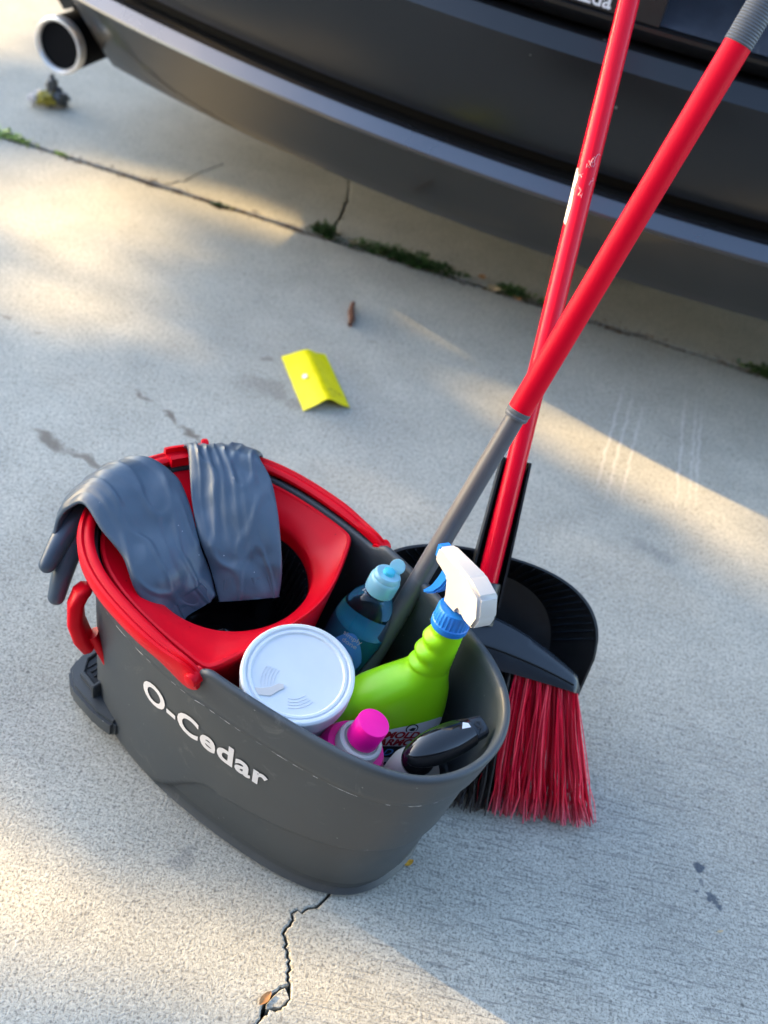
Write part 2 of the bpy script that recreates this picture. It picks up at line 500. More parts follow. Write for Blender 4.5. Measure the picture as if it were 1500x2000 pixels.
def prism(name, poly, z0, z1, mat, parent=None, bevel=0.0, axis=None, segs=2, angle=35):
    """polygon in local xy, from z0 to z1 (or through the map axis(x,y,z))"""
    bm = bmesh.new()
    vs_ = [bm.verts.new((x, y, z0)) for x, y in poly]
    f = bm.faces.new(vs_)
    r = bmesh.ops.extrude_face_region(bm, geom=[f])
    for e in r['geom']:
        if isinstance(e, bmesh.types.BMVert):
            e.co.z = z1
    bmesh.ops.recalc_face_normals(bm, faces=bm.faces)
    if bevel:
        bmesh.ops.bevel(bm, geom=list(bm.edges), offset=bevel, segments=segs, affect='EDGES', clamp_overlap=True)
    if axis:
        for v in bm.verts:
            v.co = axis(*v.co)
        bmesh.ops.recalc_face_normals(bm, faces=bm.faces)
    me = bpy.data.meshes.new(name)
    bm.to_mesh(me); bm.free()
    me.shade_smooth(); me.set_sharp_from_angle(angle=R(angle))
    me.materials.append(M[mat])
    o = bpy.data.objects.new(name, me)
    COL.objects.link(o)
    if parent is not None: o.parent = parent
    return o

def box(name, lo, hi, mat, parent=None, bevel=0.0):
    return prism(name, [(lo[0], lo[1]), (hi[0], lo[1]), (hi[0], hi[1]), (lo[0], hi[1])], lo[2], hi[2], mat, parent, bevel)

def lettering(name, text, size, mat, parent, fmap, bold=0.0, shear=0.0, spacing=1.0, cuts=2, align='LEFT', kind=None):
    """flat print: the outlines of the letters laid on a surface by fmap(x, y) -> point"""
    cu = bpy.data.curves.new(name, 'FONT')
    cu.body = text; cu.size = size; cu.offset = bold; cu.shear = shear
    cu.space_character = spacing; cu.align_x = align
    cu.resolution_u = 4
    t = bpy.data.objects.new('tmp', cu)
    COL.objects.link(t)
    bpy.context.view_layer.update()
    me = bpy.data.meshes.new_from_object(t.evaluated_get(bpy.context.evaluated_depsgraph_get()))
    bpy.data.objects.remove(t, do_unlink=True)
    bpy.data.curves.remove(cu)
    bm = bmesh.new(); bm.from_mesh(me)
    bmesh.ops.triangulate(bm, faces=bm.faces)
    for _ in range(cuts):
        es = [e for e in bm.edges if e.calc_length() > size * 0.16]
        if es: bmesh.ops.subdivide_edges(bm, edges=es, cuts=1)
    bmesh.ops.triangulate(bm, faces=bm.faces)
    for v in bm.verts:
        v.co = Vector(fmap(v.co.x, v.co.y))
    bm.to_mesh(me); bm.free()
    me.materials.clear(); me.materials.append(M[mat])
    me.name = name
    o = bpy.data.objects.new(name, me)
    COL.objects.link(o); o.parent = parent
    if kind: o['kind'] = kind
    return o

def smooth(a, b, x):
    t = min(1, max(0, (x - a) / (b - a)))
    return t * t * (3 - 2 * t)

def nz(x, y=0, z=0):
    return noise.noise(Vector((x, y, z)))

# ------------------------------------------------------------------ ground: driveway slabs with joint and cracks
ground = mesh_obj('ground', [(-400, -400, -.09), (400, -400, -.09), (400, 400, -.09), (-400, 400, -.09)], [(0, 1, 2, 3)], 'asphalt', smooth=False)
ground['kind'] = 'structure'
nx = 120
soil_v, soil_f = [], []
for i in range(nx + 1):
    x = -4.2 + 8.4 * i / nx
    yj = 1.8275 - 0.1293 * x
    for k, y in enumerate((-3.2, yj - .05, yj - .012, yj, yj + .012, yj + .05, 9.0)):
        soil_v.append((x, y, -.010 - .004 * nz(x * 9, k) - (.02 if k in (0, 1, 5, 6) else 0)))
soil_f = grid_faces(nx + 1, 7, False)
driveway = fix_normals(mesh_obj('driveway', soil_v, soil_f, 'soil'))
driveway['kind'] = 'structure'

def jag(pts, n, amp, seed):
    """a ragged line through pts"""
    out = []
    for i in range(len(pts) - 1):
        a, b = pts[i], pts[i + 1]
        d = (b[0] - a[0], b[1] - a[1])
        ln = math.hypot(*d) or 1
        for k in range(n):
            t = k / n
            j = amp * nz((i * n + k) * 0.83 + seed, seed) if (k or i) else 0
            out.append((a[0] + d[0] * t - d[1] / ln * j, a[1] + d[1] * t + d[0] / ln * j))
    out.append(pts[-1])
    return out

def slab(name, poly, parent, top=0.0, depth=.07, chamfer=0.0015):
    """flat slab with a softened, ragged arris"""
    from mathutils.geometry import tessellate_polygon
    n = len(poly)
    def inset(d):
        res = []
        for i in range(n):
            p0, p1, p2 = Vector(poly[i - 1]), Vector(poly[i]), Vector(poly[(i + 1) % n])
            a = (p1 - p0); b = (p2 - p1)
            if a.length < 1e-7 or b.length < 1e-7:
                res.append(p1); continue
            na = Vector((-a.y, a.x)).normalized(); nb = Vector((-b.y, b.x)).normalized()
            m = na + nb
            if m.length < 1e-4: m = na
            m.normalize()
            res.append(p1 + m * d)
        return res
    ins = inset(chamfer)
    v = [(p.x, p.y, top) for p in ins] + [(x, y, top - chamfer) for x, y in poly] + [(x, y, top - depth) for x, y in poly]
    f = [t for t in tessellate_polygon([[Vector((p.x, p.y, 0)) for p in ins]])]
    for i in range(n):
        k = (i + 1) % n
        f.append((i, n + i, n + k, k)); f.append((n + i, 2 * n + i, 2 * n + k, n + k))
    me = bpy.data.meshes.new(name)
    me.from_pydata(v, [], f); me.update()
    bm = bmesh.new(); bm.from_mesh(me)
    bmesh.ops.recalc_face_normals(bm, faces=bm.faces)
    bm.to_mesh(me); bm.free()
    me.materials.append(M['concrete'])
    o = bpy.data.objects.new(name, me)
    COL.objects.link(o); o.parent = parent
    return o

def joint_y(x): return 1.8275 - 0.1293 * x
def edge(side, seed):
    pts = []
    for i in range(281):
        x = -4 + 8 * i / 280
        w = .0045 + .0045 * (0.5 + nz(x * 3.1, 4.2)) * 0.8
        chip = max(0, nz(x * 21, seed) - .22) * .028 + abs(nz(x * 60, seed)) * .0025
        pts.append((x, joint_y(x) + side * (w + chip)))
    return pts
front_edge = edge(-1, 3.3)       # left to right
back_edge = edge(1, 8.1)
# crack in the near slab, from under the bucket to the near edge: two ragged sides
crk = [(.10, .66), (.055, .565), (.031, .522), (.019, .511), (.005, .5055), (.0075, .497), (.003, .484), (.008, .471), (.012, .462), (.016, .451), (.020, .438)]
crk2 = [(.0235, .424), (.017, .412), (.007, .410), (.003, .402), (-.004, .390), (-.012, .365), (-.02, .33), (-.03, .2), (-.02, -.4), (-.06, -1.4), (-.05, -3)]
wl_ = [.0002, .0007, .0012, .0008, .0007, .0009, .0010, .0010, .0009, .0010, .0009]
ln_ = jag(crk, 4, .0042, 1.7)
wid = np.interp(np.linspace(0, 10, len(ln_)), range(11), wl_)
left_side, right_side = [], []
for i, pnt in enumerate(ln_):
    a = ln_[max(i - 1, 0)]; b = ln_[min(i + 1, len(ln_) - 1)]
    d = Vector((b[0] - a[0], b[1] - a[1])).normalized()
    w = wid[i] * (1 + .7 * nz(i * .9, 5))
    nn = Vector((-d.y, d.x))
    right_side.append((pnt[0] + nn.x * w, pnt[1] + nn.y * w))
    left_side.append((pnt[0] - nn.x * w, pnt[1] - nn.y * w))
r2 = jag(crk2, 4, .0030, 9.2)
isl_l = jag([(.0155, .4345), (.011, .4315), (.0055, .4235), (.0005, .414), (-.0005, .408)], 4, .0016, 4.4)
lead = jag([(.0008, .4005), (-.0060, .3895), (-.0140, .365), (-.0222, .33), (-.0325, .2), (-.024, -.4), (-.064, -1.4), (-.054, -3)], 4, .0030, 9.2)
near_poly = [(-4, -3)] + [(p[0] - .0008, p[1]) for p in (left_side[1:] + isl_l + lead)][::-1] + right_side + r2 + [(4, -3)] + front_edge[::-1]
# order: start near-left corner, go right along the near edge into the crack and out again
slab('slab', near_poly, driveway)
slab('slab_chip', [(.0160, .4330), (.0195, .4288), (.0220, .4243), (.0185, .4180), (.0150, .4142), (.0080, .4124), (.0030, .4100), (.0022, .4140), (.0070, .4230), (.0118, .4298)][::-1], driveway, top=-.0006, chamfer=.0007)
# far slab with two cracks running in from the joint
def notch(pts, w, seed):
    a = jag(pts, 5, .010, seed)
    lft = [(x - w * (1 - i / len(a)) - .0004, y) for i, (x, y) in enumerate(a)]
    rgt = [(x + w * (1 - i / len(a)) + .0004, y) for i, (x, y) in enumerate(a)]
    return lft, rgt[::-1]
be = []
done = [False, False]
n1 = notch([(-.232, joint_y(-.23) + .008), (-.230, 1.917), (-.226, 1.976), (-.229, 2.049), (-.240, 2.134), (-.25, 2.3), (-.28, 2.7)], .0045, 2.0)
n2 = notch([(-.605, joint_y(-.6) + .008), (-.575, 1.917), (-.546, 1.953), (-.53, 2.005), (-.50, 2.06)], .0020, 6.0)
for (x, y) in back_edge:
    for k, (xx, nn) in enumerate(((-.605, n2), (-.232, n1))):
        if not done[k] and x > xx - .012:
            be += nn[0] + nn[1]; done[k] = True
    if abs(x + .605) < .012 or abs(x + .232) < .012:
        continue
    be.append((x, y))
slab('slab', be + [(4, 8.6), (-4, 8.6)], driveway)

# ------------------------------------------------------------------ car
CAR = empty('car', 'dark grey sedan parked with its rear bumper and round exhaust behind the bucket', 'car',
            Matrix.Translation((.13, 1.594, 0)) @ Matrix.Rotation(R(-11.5), 4, 'Z'))
def plan(u):
    a = abs(u)
    return 0.20 * min(a, .90) ** 2 + (0 if a < .90 else .36 * (a - .90) + 3.4 * (a - .90) ** 2)
US = [-.97 + 1.94 * i / 120 for i in range(121)]
def band(name, rows, mat, parent=CAR, u0=-1.06, u1=1.06, n=130, angle=30, thick=0.0):
    """rows: (z, v) pairs or functions of u, swept across the car"""
    us = [u0 + (u1 - u0) * i / n for i in range(n + 1)]
    rings = []
    for r in rows:
        ring = []
        for u in us:
            z, v = r(u) if callable(r) else r
            ring.append((u, v + plan(u), z))
        rings.append(ring)
    f = grid_faces(len(rings), n + 1, False)
    o = mesh_obj(name, [p for r in rings for p in r], f, mat, parent, True, angle)
    return o
EX_U, EX_Z = -.862, .268
def cut_z(u):
    """the valance lifts to an arch over each tailpipe"""
    a = abs(abs(u) - .960)
    return .215 + (.150 * (1 - (a / .102) ** 2.6) if a < .102 else 0)
def vrow(t):
    def f(u):
        zb = cut_z(u)
        z = zb + (.338 - .0 - min(zb, .330)) * t if zb < .33 else .33 + .02 * t + (zb - .33)
        zz = (z - .215) / .13
        v = -.008 - .082 * min(1.1, zz) ** 0.85 if zz > 0 else -.008
        return (z, v)
    return f
lowv = band('lower_valance', [lambda u: (cut_z(u) + .002, .10), lambda u: (cut_z(u) - .004, .012 - .06 * smooth(.215, .34, cut_z(u)))] + [vrow(t) for t in (0, .08, .2, .35, .5, .65, .8, .92, 1)], 'valance', n=240)
band('undertray', [(.217, .012), (.214, .05), (.205, .20), (.200, .55)], 'gap', CAR, -.852, .852, 60)
band('trim_strip', [(.3385, -.090), (.3425, -.0945), (.3460, -.0935), (.3625, -.0745), (.3635, -.0590)], 'trim')
band('shadow_gap', [(.3628, -.058), (.365, -.030), (.386, -.030), (.3885, -.058)], 'gap')
band('bumper_cover', [(.3875, -.050), (.390, -.060), (.42, -.073), (.47, -.088), (.52, -.098), (.5475, -.1015), (.5500, -.1000), (.5690, -.080), (.5702, -.074), (.5715, -.02)], 'paint')
# trunk lid and plate recess
TW = .62
def tband(name, rows, mat, w=TW, parent=CAR): return band(name, rows, mat, parent, -w, w, 80)
lid = tband('trunk_lid', [(.577, -.03), (.5765, -.058), (.580, -.066), (.596, -.078), (.601, -.0775), (.6025, -.074), (.6035, -.070), (.650, .004), (.70, .012), (.76, .012), (.775, -.055), (.80, -.085), (.84, -.085), (.865, -.06), (.875, .0), (.885, .30), (.89, .45)], 'paint')
band('lid_gap', [(.5745, -.02), (.576, .02), (.60, .04), (.60, .2)], 'gap', n=60)
tband('recess_panel', [(.6055, -.0702), (.620, -.0470), (.635, -.0230), (.6495, .0002)], 'plate', .60, lid)
box('sky_tinted_plate', (-.33, -.0565, .622), (.07, -.0545, .752), 'plate', lid, .001)
def ring_plate(name, w0, w1, z0, z1, z2, z3, v0, v1, mat, par):
    outer = [(-w1, z0), (w1, z0), (w1, z3), (-w1, z3)]
    inner = [(-w0, z1), (w0, z1), (w0, z2), (-w0, z2)]
    v, f = [], []
    for vv in (v0, v1):
        for p in outer: v.append((p[0], vv, p[1]))
        for p in inner: v.append((p[0], vv, p[1]))
    for k in range(4):
        j = (k + 1) % 4
        f += [(k, j, 4 + j, 4 + k), (8 + k, 12 + k, 12 + j, 8 + j), (k, 8 + k, 8 + j, j), (4 + k, 4 + j, 12 + j, 12 + k)]
    return fix_normals(mesh_obj(name, v, f, mat, par, False))
pf = ring_plate('plate_frame', .195, .212, .6045, .634, .742, .766, -.074, -.058, 'black', lid)
pf.location = (-.125, 0, 0)
lettering('lettering', 'mazda', .030, 'print_white', pf, lambda x, y: (x + .105, -.0746, .6085 + y), bold=.0006, cuts=0, align='CENTER')
# tailpipes
for s in (-1, 1):
    e = bpy.data.objects.new('tailpipe', None); COL.objects.link(e); e.parent = CAR
    e.empty_display_size = .02
    e.matrix_local = frame((s * .946, .135, .233), (s * .06, -1, .02), (1, 0, 0)) @ Matrix.Scale(.92, 4)
    lathe('tip_ring', [(.0440, .0), (.0440, .030), (.0455, .036), (.0490, .0400), (.0530, .0390), (.0550, .034), (.0545, .026), (.0530, .018)], 'chrome', e, 64)
    lathe('pipe_sleeve', [(.0528, .019), (.052, .0), (.050, -.16)], 'soot', e, 40)
    lathe('pipe_bore', [(.0438, .031), (.0425, .02), (.0415, -.13), (0.0, -.13)], 'soot', e, 40)
    prism('heat_shield', [(s * x, z) for x, z in ((.85, .205), (.845, .30), (.86, .36), (.95, .372), (1.04, .34), (1.045, .22))][::s], 0, .004, 'gap', CAR, 0, lambda x, y, z: (x, .30 + z, y))
# underside, sides, cabin, wheels
def body_section(v):
    """half-width and heights of the shell along the car"""
    return v
sec = []
for v, w, zt, zc in ((.28, .98, .56, 0), (.40, 1.045, .86, 0), (.6, 1.06, .89, 0), (1.4, 1.06, .90, 0), (2.6, 1.06, .88, 0), (3.3, 1.05, .83, 0), (3.9, .95, .72, 0), (4.05, .80, .60, 0)):
    w0 = w - .02
    sec.append([(-w0 + .06, v, .20), (-w0, v, .24), (-w, v, .45), (-w + .015, v, zt - .10), (-w + .10, v, zt - .02), (-w + .3, v, zt), (w - .3, v, zt), (w - .10, v, zt - .02), (w - .015, v, zt - .10), (w, v, .45), (w0, v, .24), (w0 - .06, v, .20)])
loft('body_shell', sec, 'paint', CAR, True, True)
cab = []
for v, w, z in ((.42, .66, .885), (.95, .60, 1.13), (1.35, .60, 1.19), (1.9, .60, 1.18), (2.75, .68, .885)):
    cab.append([(-w - .05, v, .87), (-w, v, z - .02), (-w + .1, v, z), (w - .1, v, z), (w, v, z - .02), (w + .05, v, .87)])
loft('cabin', cab, 'glass', CAR, True, True)
loft('roof', [[(-.58, v, z - .01), (-.5, v, z), (.5, v, z), (.58, v, z - .01)] for v, z in ((.98, 1.15), (1.35, 1.20), (1.9, 1.192))], 'paint', CAR, wrap=False)
for s in (-1, 1):
    band('tail_lamp', [(.665, -.050), (.67, -.070), (.71, -.078), (.755, -.070), (.76, -.045)], 'lamp', CAR, min(s * .635, s * .99), max(s * .635, s * .99), 24)
    band('quarter_panel', [(.574, .0), (.58, -.055), (.64, -.06), (.78, -.060), (.84, -.02), (.868, .05), (.872, .3)], 'paint', CAR, min(s * .625, s * 1.055), max(s * .625, s * 1.055), 24)
for s in (-1, 1):
    for v in (.62, 3.1):
        w = bpy.data.objects.new('wheel', None); COL.objects.link(w); w.parent = CAR
        w.empty_display_size = .05
        w.matrix_local = frame((s * .93, v + .25, .285), (s, 0, 0), (0, 0, 1))
        lathe('tyre', [(.19, -.09), (.26, -.10), (.283, -.08), (.285, .0), (.283, .08), (.26, .10), (.19, .09)], 'tyre', w, 48)
        lathe('rim', [(.19, -.085), (.185, .05), (.16, .07), (.05, .075), (.03, .09), (0, .09)], 'alloy', w, 40)

# ------------------------------------------------------------------ bucket
BX, BY, BYAW = -.1421, .7204, -.5537
BM = Matrix.Translation((BX, BY, 0)) @ Matrix.Rotation(BYAW, 4, 'Z')
def W2(p): return BM @ Vector(p)
bucket = empty('mop_bucket', 'large dark grey mop bucket with red handle and red wringer, filled with cleaning supplies', 'bucket', BM)
YC = .006
rim_t = [(-.138, 0), (-.134, .028), (-.120, .062), (-.095, .090), (-.06, .109), (0, .121), (.06, .122), (.12, .117), (.18, .108), (.24, .093), (.28, .076), (.305, .056), (.319, .028), (.324, 0)]
bas_t = [(-.132, 0), (-.128, .032), (-.114, .066), (-.088, .092), (-.056, .107), (-.01, .115), (.03, .118), (.08, .117), (.14, .110), (.2, .097), (.222, .091), (.253, .073), (.274, .050), (.284, .023), (.286, 0)]
def fourier(tab, K=8):
    x0, x1 = tab[0][0], tab[-1][0]
    ph = np.array([math.acos(max(-1, min(1, 1 - 2 * (x - x0) / (x1 - x0)))) for x, _ in tab])
    w = np.array([q for _, q in tab])
    A = np.stack([np.sin(k * ph) for k in range(1, K + 1)], 1)
    A2 = np.concatenate([A, np.diag([.002 * k * k for k in range(1, K + 1)])])
    b = np.linalg.lstsq(A2, np.concatenate([w, np.zeros(K)]), rcond=None)[0]
    return x0, x1, b
RIM, BAS = fourier(rim_t), fourier(bas_t)
def outline_pt(tab, ph):
    x0, x1, b = tab
    q = ph if ph <= math.pi else 2 * math.pi - ph
    w = sum(b[k] * math.sin((k + 1) * q) for k in range(len(b)))
    x = x0 + (x1 - x0) * (1 - math.cos(q)) / 2
    return x, (-w if ph <= math.pi else w) + YC
def rim_h(x):
    return .2525 + .0125 * smooth(.084, .104, x) - .004 * smooth(.25, .33, x)
NB = 240
PH = [2 * math.pi * j / NB for j in range(NB)]
HB = .264
def ring2d(v, off):
    pts = []
    for ph in PH:
        a = outline_pt(RIM, ph); b = outline_pt(BAS, ph)
        pts.append(Vector((b[0] + (a[0] - b[0]) * v, b[1] + (a[1] - b[1]) * v)))
    out = []
    for j in range(NB):
        t = (pts[(j + 1) % NB] - pts[j - 1]).normalized()
        out.append(pts[j] + Vector((t.y, -t.x)) * off)
    return out
def emboss(x, z):
    """the lower field is set back below a curved line"""
    if x < .03: return 0
    zl = .012 + .072 * smooth(.03, .12, x) + .030 * smooth(.12, .30, x)
    return -.0065 * (1 - smooth(zl - .002, zl + .002, z)) * smooth(.03, .05, x)
rows = [(0.0, -.022, 0), (.0, -.010, 0), (.003, -.004, 0), (.009, -.001, 0)]
rows += [(z, 0, 1) for z in np.linspace(.014, .210, 66)]
rows += [(.2130, .0006, 1), (.2145, .0030, 1), (.2165, .0040, 1), (.225, .0042, 1), (.240, .0044, 1), (.252, .0046, 1), (.2590, .0052, 1), (.2625, .0044, 1), (.2640, .0022, 1), (.2640, -.0005, 1), (.2615, -.0030, 1), (.25, -.0038, 1), (.20, -.0040, 1), (.12, -.0040, 1), (.03, -.0040, 1), (.012, -.012, 0), (.008, -.03, 0)]
v = []
for (z, off, emb) in rows:
    r2d = ring2d(z / HB, off)
    for p in r2d:
        zz = z
        if z > .2: zz = .2 + (z - .2) * (rim_h(p.x) - .2) / (HB - .2)
        q = p
        if emb and off >= 0 and z < .21:
            e = emboss(p.x, z)
            if e:
                c = Vector((max(0, min(.2, p.x)), YC))
                d = (p - c).normalized()
                q = p + d * e
        v.append((q.x, q.y, zz))
f = grid_faces(len(rows), NB)
f.append(tuple(range(NB))[::-1]); f.append(tuple((len(rows) - 1) * NB + j for j in range(NB)))
fix_normals(mesh_obj('bucket_body', v, f, 'bucket', bucket, True, 50))
# pale worn line under the lip: a run of thin nicks
sv, sf = [], []
r2d = ring2d(.2138 / HB, .0020)
rr = random.Random(5)
for j in range(12, 112):
    if nz(j * .35, 2) < -.05 or rr.random() < .25: continue
    p, q = r2d[j], r2d[j + 1]
    zz = [.2 + (.2138 - .2) * (rim_h(a.x) - .2) / (HB - .2) for a in (p, q)]
    nrm = Vector(((q - p).y, -(q - p).x)).normalized() * .0012
    k = len(sv); h = rr.uniform(.00008, .00035)
    sv += [(p.x + nrm.x, p.y + nrm.y, zz[0] - h), (q.x + nrm.x, q.y + nrm.y, zz[1] - h), (q.x + nrm.x, q.y + nrm.y, zz[1] + h), (p.x + nrm.x, p.y + nrm.y, zz[0] + h)]
    sf.append((k, k + 1, k + 2, k + 3))
sc = mesh_obj('scuff_line', sv, sf, 'print_white', bucket, False)
sc['kind'] = 'stuff'
# lettering on the near wall
def wall_y(x, z):
    vv = z / HB
    best = None
    lo, hi = 0.02, math.pi - .02
    for _ in range(40):
        mid = (lo + hi) / 2
        a = outline_pt(RIM, mid); b = outline_pt(BAS, mid)
        if b[0] + (a[0] - b[0]) * vv < x: lo = mid
        else: hi = mid
    a = outline_pt(RIM, lo); b = outline_pt(BAS, lo)
    return b[1] + (a[1] - b[1]) * vv
lettering('lettering', 'O-Cedar', .0405, 'print_white', bucket, lambda x, y: (x + .018, wall_y(x + .018, .148 + y) - .0010, .148 + y), bold=.0012, cuts=3, spacing=1.07)
# bail handle
def rim_path(n, off, z):
    ph0 = None
    pts = []
    a0 = math.acos(1 - 2 * (.097 - RIM[0]) / (RIM[1] - RIM[0]))
    for i in range(n + 1):
        ph = a0 - 2 * a0 * i / n
        if ph < 0: ph += 2 * math.pi
        x, y = outline_pt(RIM, ph)
        pts.append(Vector((x, y)))
    res = []
    for i in range(n + 1):
        t = (pts[min(i + 1, n)] - pts[max(i - 1, 0)]).normalized()
        nn = Vector((-t.y, t.x)) * -1
        if nn.dot(pts[i] - Vector((0, YC))) < 0: nn = -nn
        res.append((pts[i], nn))
    return res
path = rim_path(140, 0, 0)
prof = [(.0065, -.010), (.0135, -.0105), (.0165, -.006), (.0170, .004), (.0155, .0075), (.0125, .0085), (.0095, .0068), (.0065, .0085), (.0020, .0085), (-.001, .0065), (-.001, .003), (.0065, .002)]
rings = []
for i, (p, nn) in enumerate(path):
    s = min(i, 140 - i) / 140 * .60      # metres from the pivot, about
    k = 1.0 + .55 * math.exp(-((s - .012) / .016) ** 2)
    k *= max(.25, min(1, (s + .004) / .010)) ** .5
    zc = .2545 - .006 * math.exp(-(s / .03) ** 2)
    flat = smooth(.0, .06, s)
    rings.append([(p.x + nn.x * (.002 + (o - .001) * (0.55 + .35 * flat)), p.y + nn.y * (.002 + (o - .001) * (0.55 + .35 * flat)), zc + z * k) for o, z in prof])
bail = loft('bail_handle', rings, 'red', bucket, True, True, angle=40)
for i in (1, 139):
    p, nn = path[i]
    tube('pivot', [(p.x + nn.x * a, p.y + nn.y * a, .2515) for a in (-.001, .004, .012, .0145, .0155)], [.0070, .0070, .0070, .006, .002], 'red', bail, 18)
# moulded grip with hook at the back of the bail
gi = range(80, 92)
loft('grip', [[(path[i][0].x + path[i][1].x * o, path[i][0].y + path[i][1].y * o, z) for o, z in ((-.006, .258), (.014, .258), (.0165, .262), (.015, .269), (.011, .270), (.0105, .264), (-.001, .264), (-.0015, .2695), (-.006, .269))] for i in gi], 'red', bail, True, True)
i0 = 90
p, nn = path[i0]
tt = Vector((-nn.y, nn.x))
prism('hook', [(-.010, 0), (.010, 0), (.011, .010), (.008, .0165), (.002, .0190), (-.004, .017), (-.009, .009)], -.0035, .0035, 'red', bail, .0012,
      lambda x, y, z: (p.x + nn.x * (.004 + x) + tt.x * z, p.y + nn.y * (.004 + x) + tt.y * z, .262 + y))
# wringer: funnel plate, skirt, black basket
rim_in = ring2d(.252 / HB, -.0050)
def polar(th):
    """distance from the wringer centre to the seat edge"""
    c = Vector((.004, YC)); d = Vector((math.cos(th), math.sin(th)))
    best = 9
    for j in range(NB):
        a = rim_in[j] - c; b = rim_in[(j + 1) % NB] - c
        den = d.x * (b.y - a.y) - d.y * (b.x - a.x)
        if abs(den) < 1e-12: continue
        s = (a.x * (b.y - a.y) - a.y * (b.x - a.x)) / den
        u = (a.x * d.y - a.y * d.x) / den
        if s > 0 and -1e-6 <= u <= 1 + 1e-6: best = min(best, s)
    if d.x > 0:
        fr = .102 / (d.x + .30 * max(0, d.y) * d.y + .12 * d.y * d.y)     # front edge of the plate
        k = 30
        best = (best ** -k + fr ** -k) ** (-1 / k)
    return best
NW = 160
TH = [2 * math.pi * j / NW for j in range(NW)]
PO = [polar(t) for t in TH]
def wring(fr, z, absolute=None, drop=0.0):
    ring = []
    for t, r in zip(TH, PO):
        rr = absolute + (r - absolute) * fr if absolute is not None else r * fr
        ring.append((.004 + rr * math.cos(t), YC + rr * math.sin(t), z - drop * smooth(.02, .10, rr * math.cos(t))))
    return ring
R0 = .0815
wr = [wring(.10, .10, R0), wring(.40, .16, R0), wring(.93, .236, R0), wring(1.0, .246, R0), wring(1.0, .2495, R0), wring(.97, .2515, R0), wring(.90, .2515, R0), wring(.84, .2490, R0),
      wring(.5, .2440, R0), wring(.10, .2360, R0), wring(0.02, .2335, R0), wring(0, .2300, R0), wring(-.04, .222, R0), wring(-.06, .16, R0)]
wringer = loft('wringer', wr, 'red', bucket, angle=40)
def at_c(prof):
    return [[(.004 + r * math.cos(t), YC + r * math.sin(t), z) for t in TH] for r, z in prof]
basket = loft('basket', at_c([(.0795, .219), (.0765, .213), (.073, .19), (.066, .13), (.060, .10), (.03, .098), (.022, .104), (.018, .128), (.012, .137), (.001, .140)]), 'black_gloss', wringer)
fin0 = None
for k in range(44):
    t = 2 * math.pi * (k + .3) / 44
    if fin0 is None:
        fin0 = prism('fin', [(.062, .155), (.073, .195), (.0795, .216), (.0775, .2165), (.070, .196), (.058, .155)], -.0007, .0007, 'black', wringer, .0003, lambda x, y, z: (x, z, y))
        fo = fin0
    else:
        fo = fin0.copy(); COL.objects.link(fo)
    fo.location = (.004, YC, 0); fo.rotation_euler = (0, 0, t)
# release lever and pedal at the back
def bar(name, pts, hw, ht, side, mat, parent, n=20, e=3.0):
    """rounded bar through pts: half width along side, half thickness across"""
    P_ = [Vector(p_) for p_ in pts]; rings_ = []; side = Vector(side).normalized()
    for i_, c_ in enumerate(P_):
        t_ = (P_[min(i_ + 1, len(P_) - 1)] - P_[max(i_ - 1, 0)]).normalized()
        s_ = (side - t_ * side.dot(t_)).normalized(); n_ = t_.cross(s_)
        rings_.append([c_ + s_ * hw[i_] * math.copysign(abs(math.cos(q_)) ** (2 / e), math.cos(q_)) + n_ * ht[i_] * math.copysign(abs(math.sin(q_)) ** (2 / e), math.sin(q_)) for q_ in [2 * math.pi * k_ / n for k_ in range(n)]])
    return loft(name, rings_, mat, parent, True, True, angle=50)
lev = bar('release_lever', [(-.097, -.088, .1880), (-.098, -.093, .1870), (-.099, -.099, .183), (-.0975, -.106, .173), (-.092, -.110, .155), (-.084, -.109, .138), (-.078, -.105, .126), (-.076, -.103, .1235)],
          [.006, .011, .0135, .015, .0155, .015, .0135, .009], [.003, .0055, .0075, .0085, .0085, .0085, .0075, .004], (.75, -.66, 0), 'red', bucket)
bar('lever_arm', [(-.078, -.100, .140), (-.066, -.096, .118), (-.056, -.092, .095), (-.050, -.086, .07)], [.010, .009, .007, .006], [.006, .005, .005, .004], (.75, -.66, 0), 'red', lev)
ped = prism('pedal', [(-.129, -.050), (-.128, -.083), (-.120, -.102), (-.100, -.1135), (-.055, -.1165), (-.03, -.113), (-.03, -.06), (-.06, -.01), (-.10, .0), (-.122, -.02)], .016, .041, 'bucket', bucket, .004)
prism('tread', [(-.116, -.056), (-.114, -.078), (-.102, -.092), (-.070, -.095), (-.06, -.06), (-.085, -.045)], .0405, .0428, 'black', ped, .0008)
for k in range(7):
    a = -.108 + k * .007
    box('tread_rib', (a, -.086 - .001 * k, .0425), (a + .0025, -.058, .0442), 'black', ped, .0004)
prism('tread_rim', [(-.121, -.054), (-.119, -.081), (-.105, -.098), (-.070, -.102), (-.070, -.097), (-.103, -.093), (-.115, -.079), (-.1165, -.054)], .040, .0462, 'bucket', ped, .001)
box('brace', (-.075, -.106, .0405), (-.071, -.080, .060), 'bucket', ped, .001)

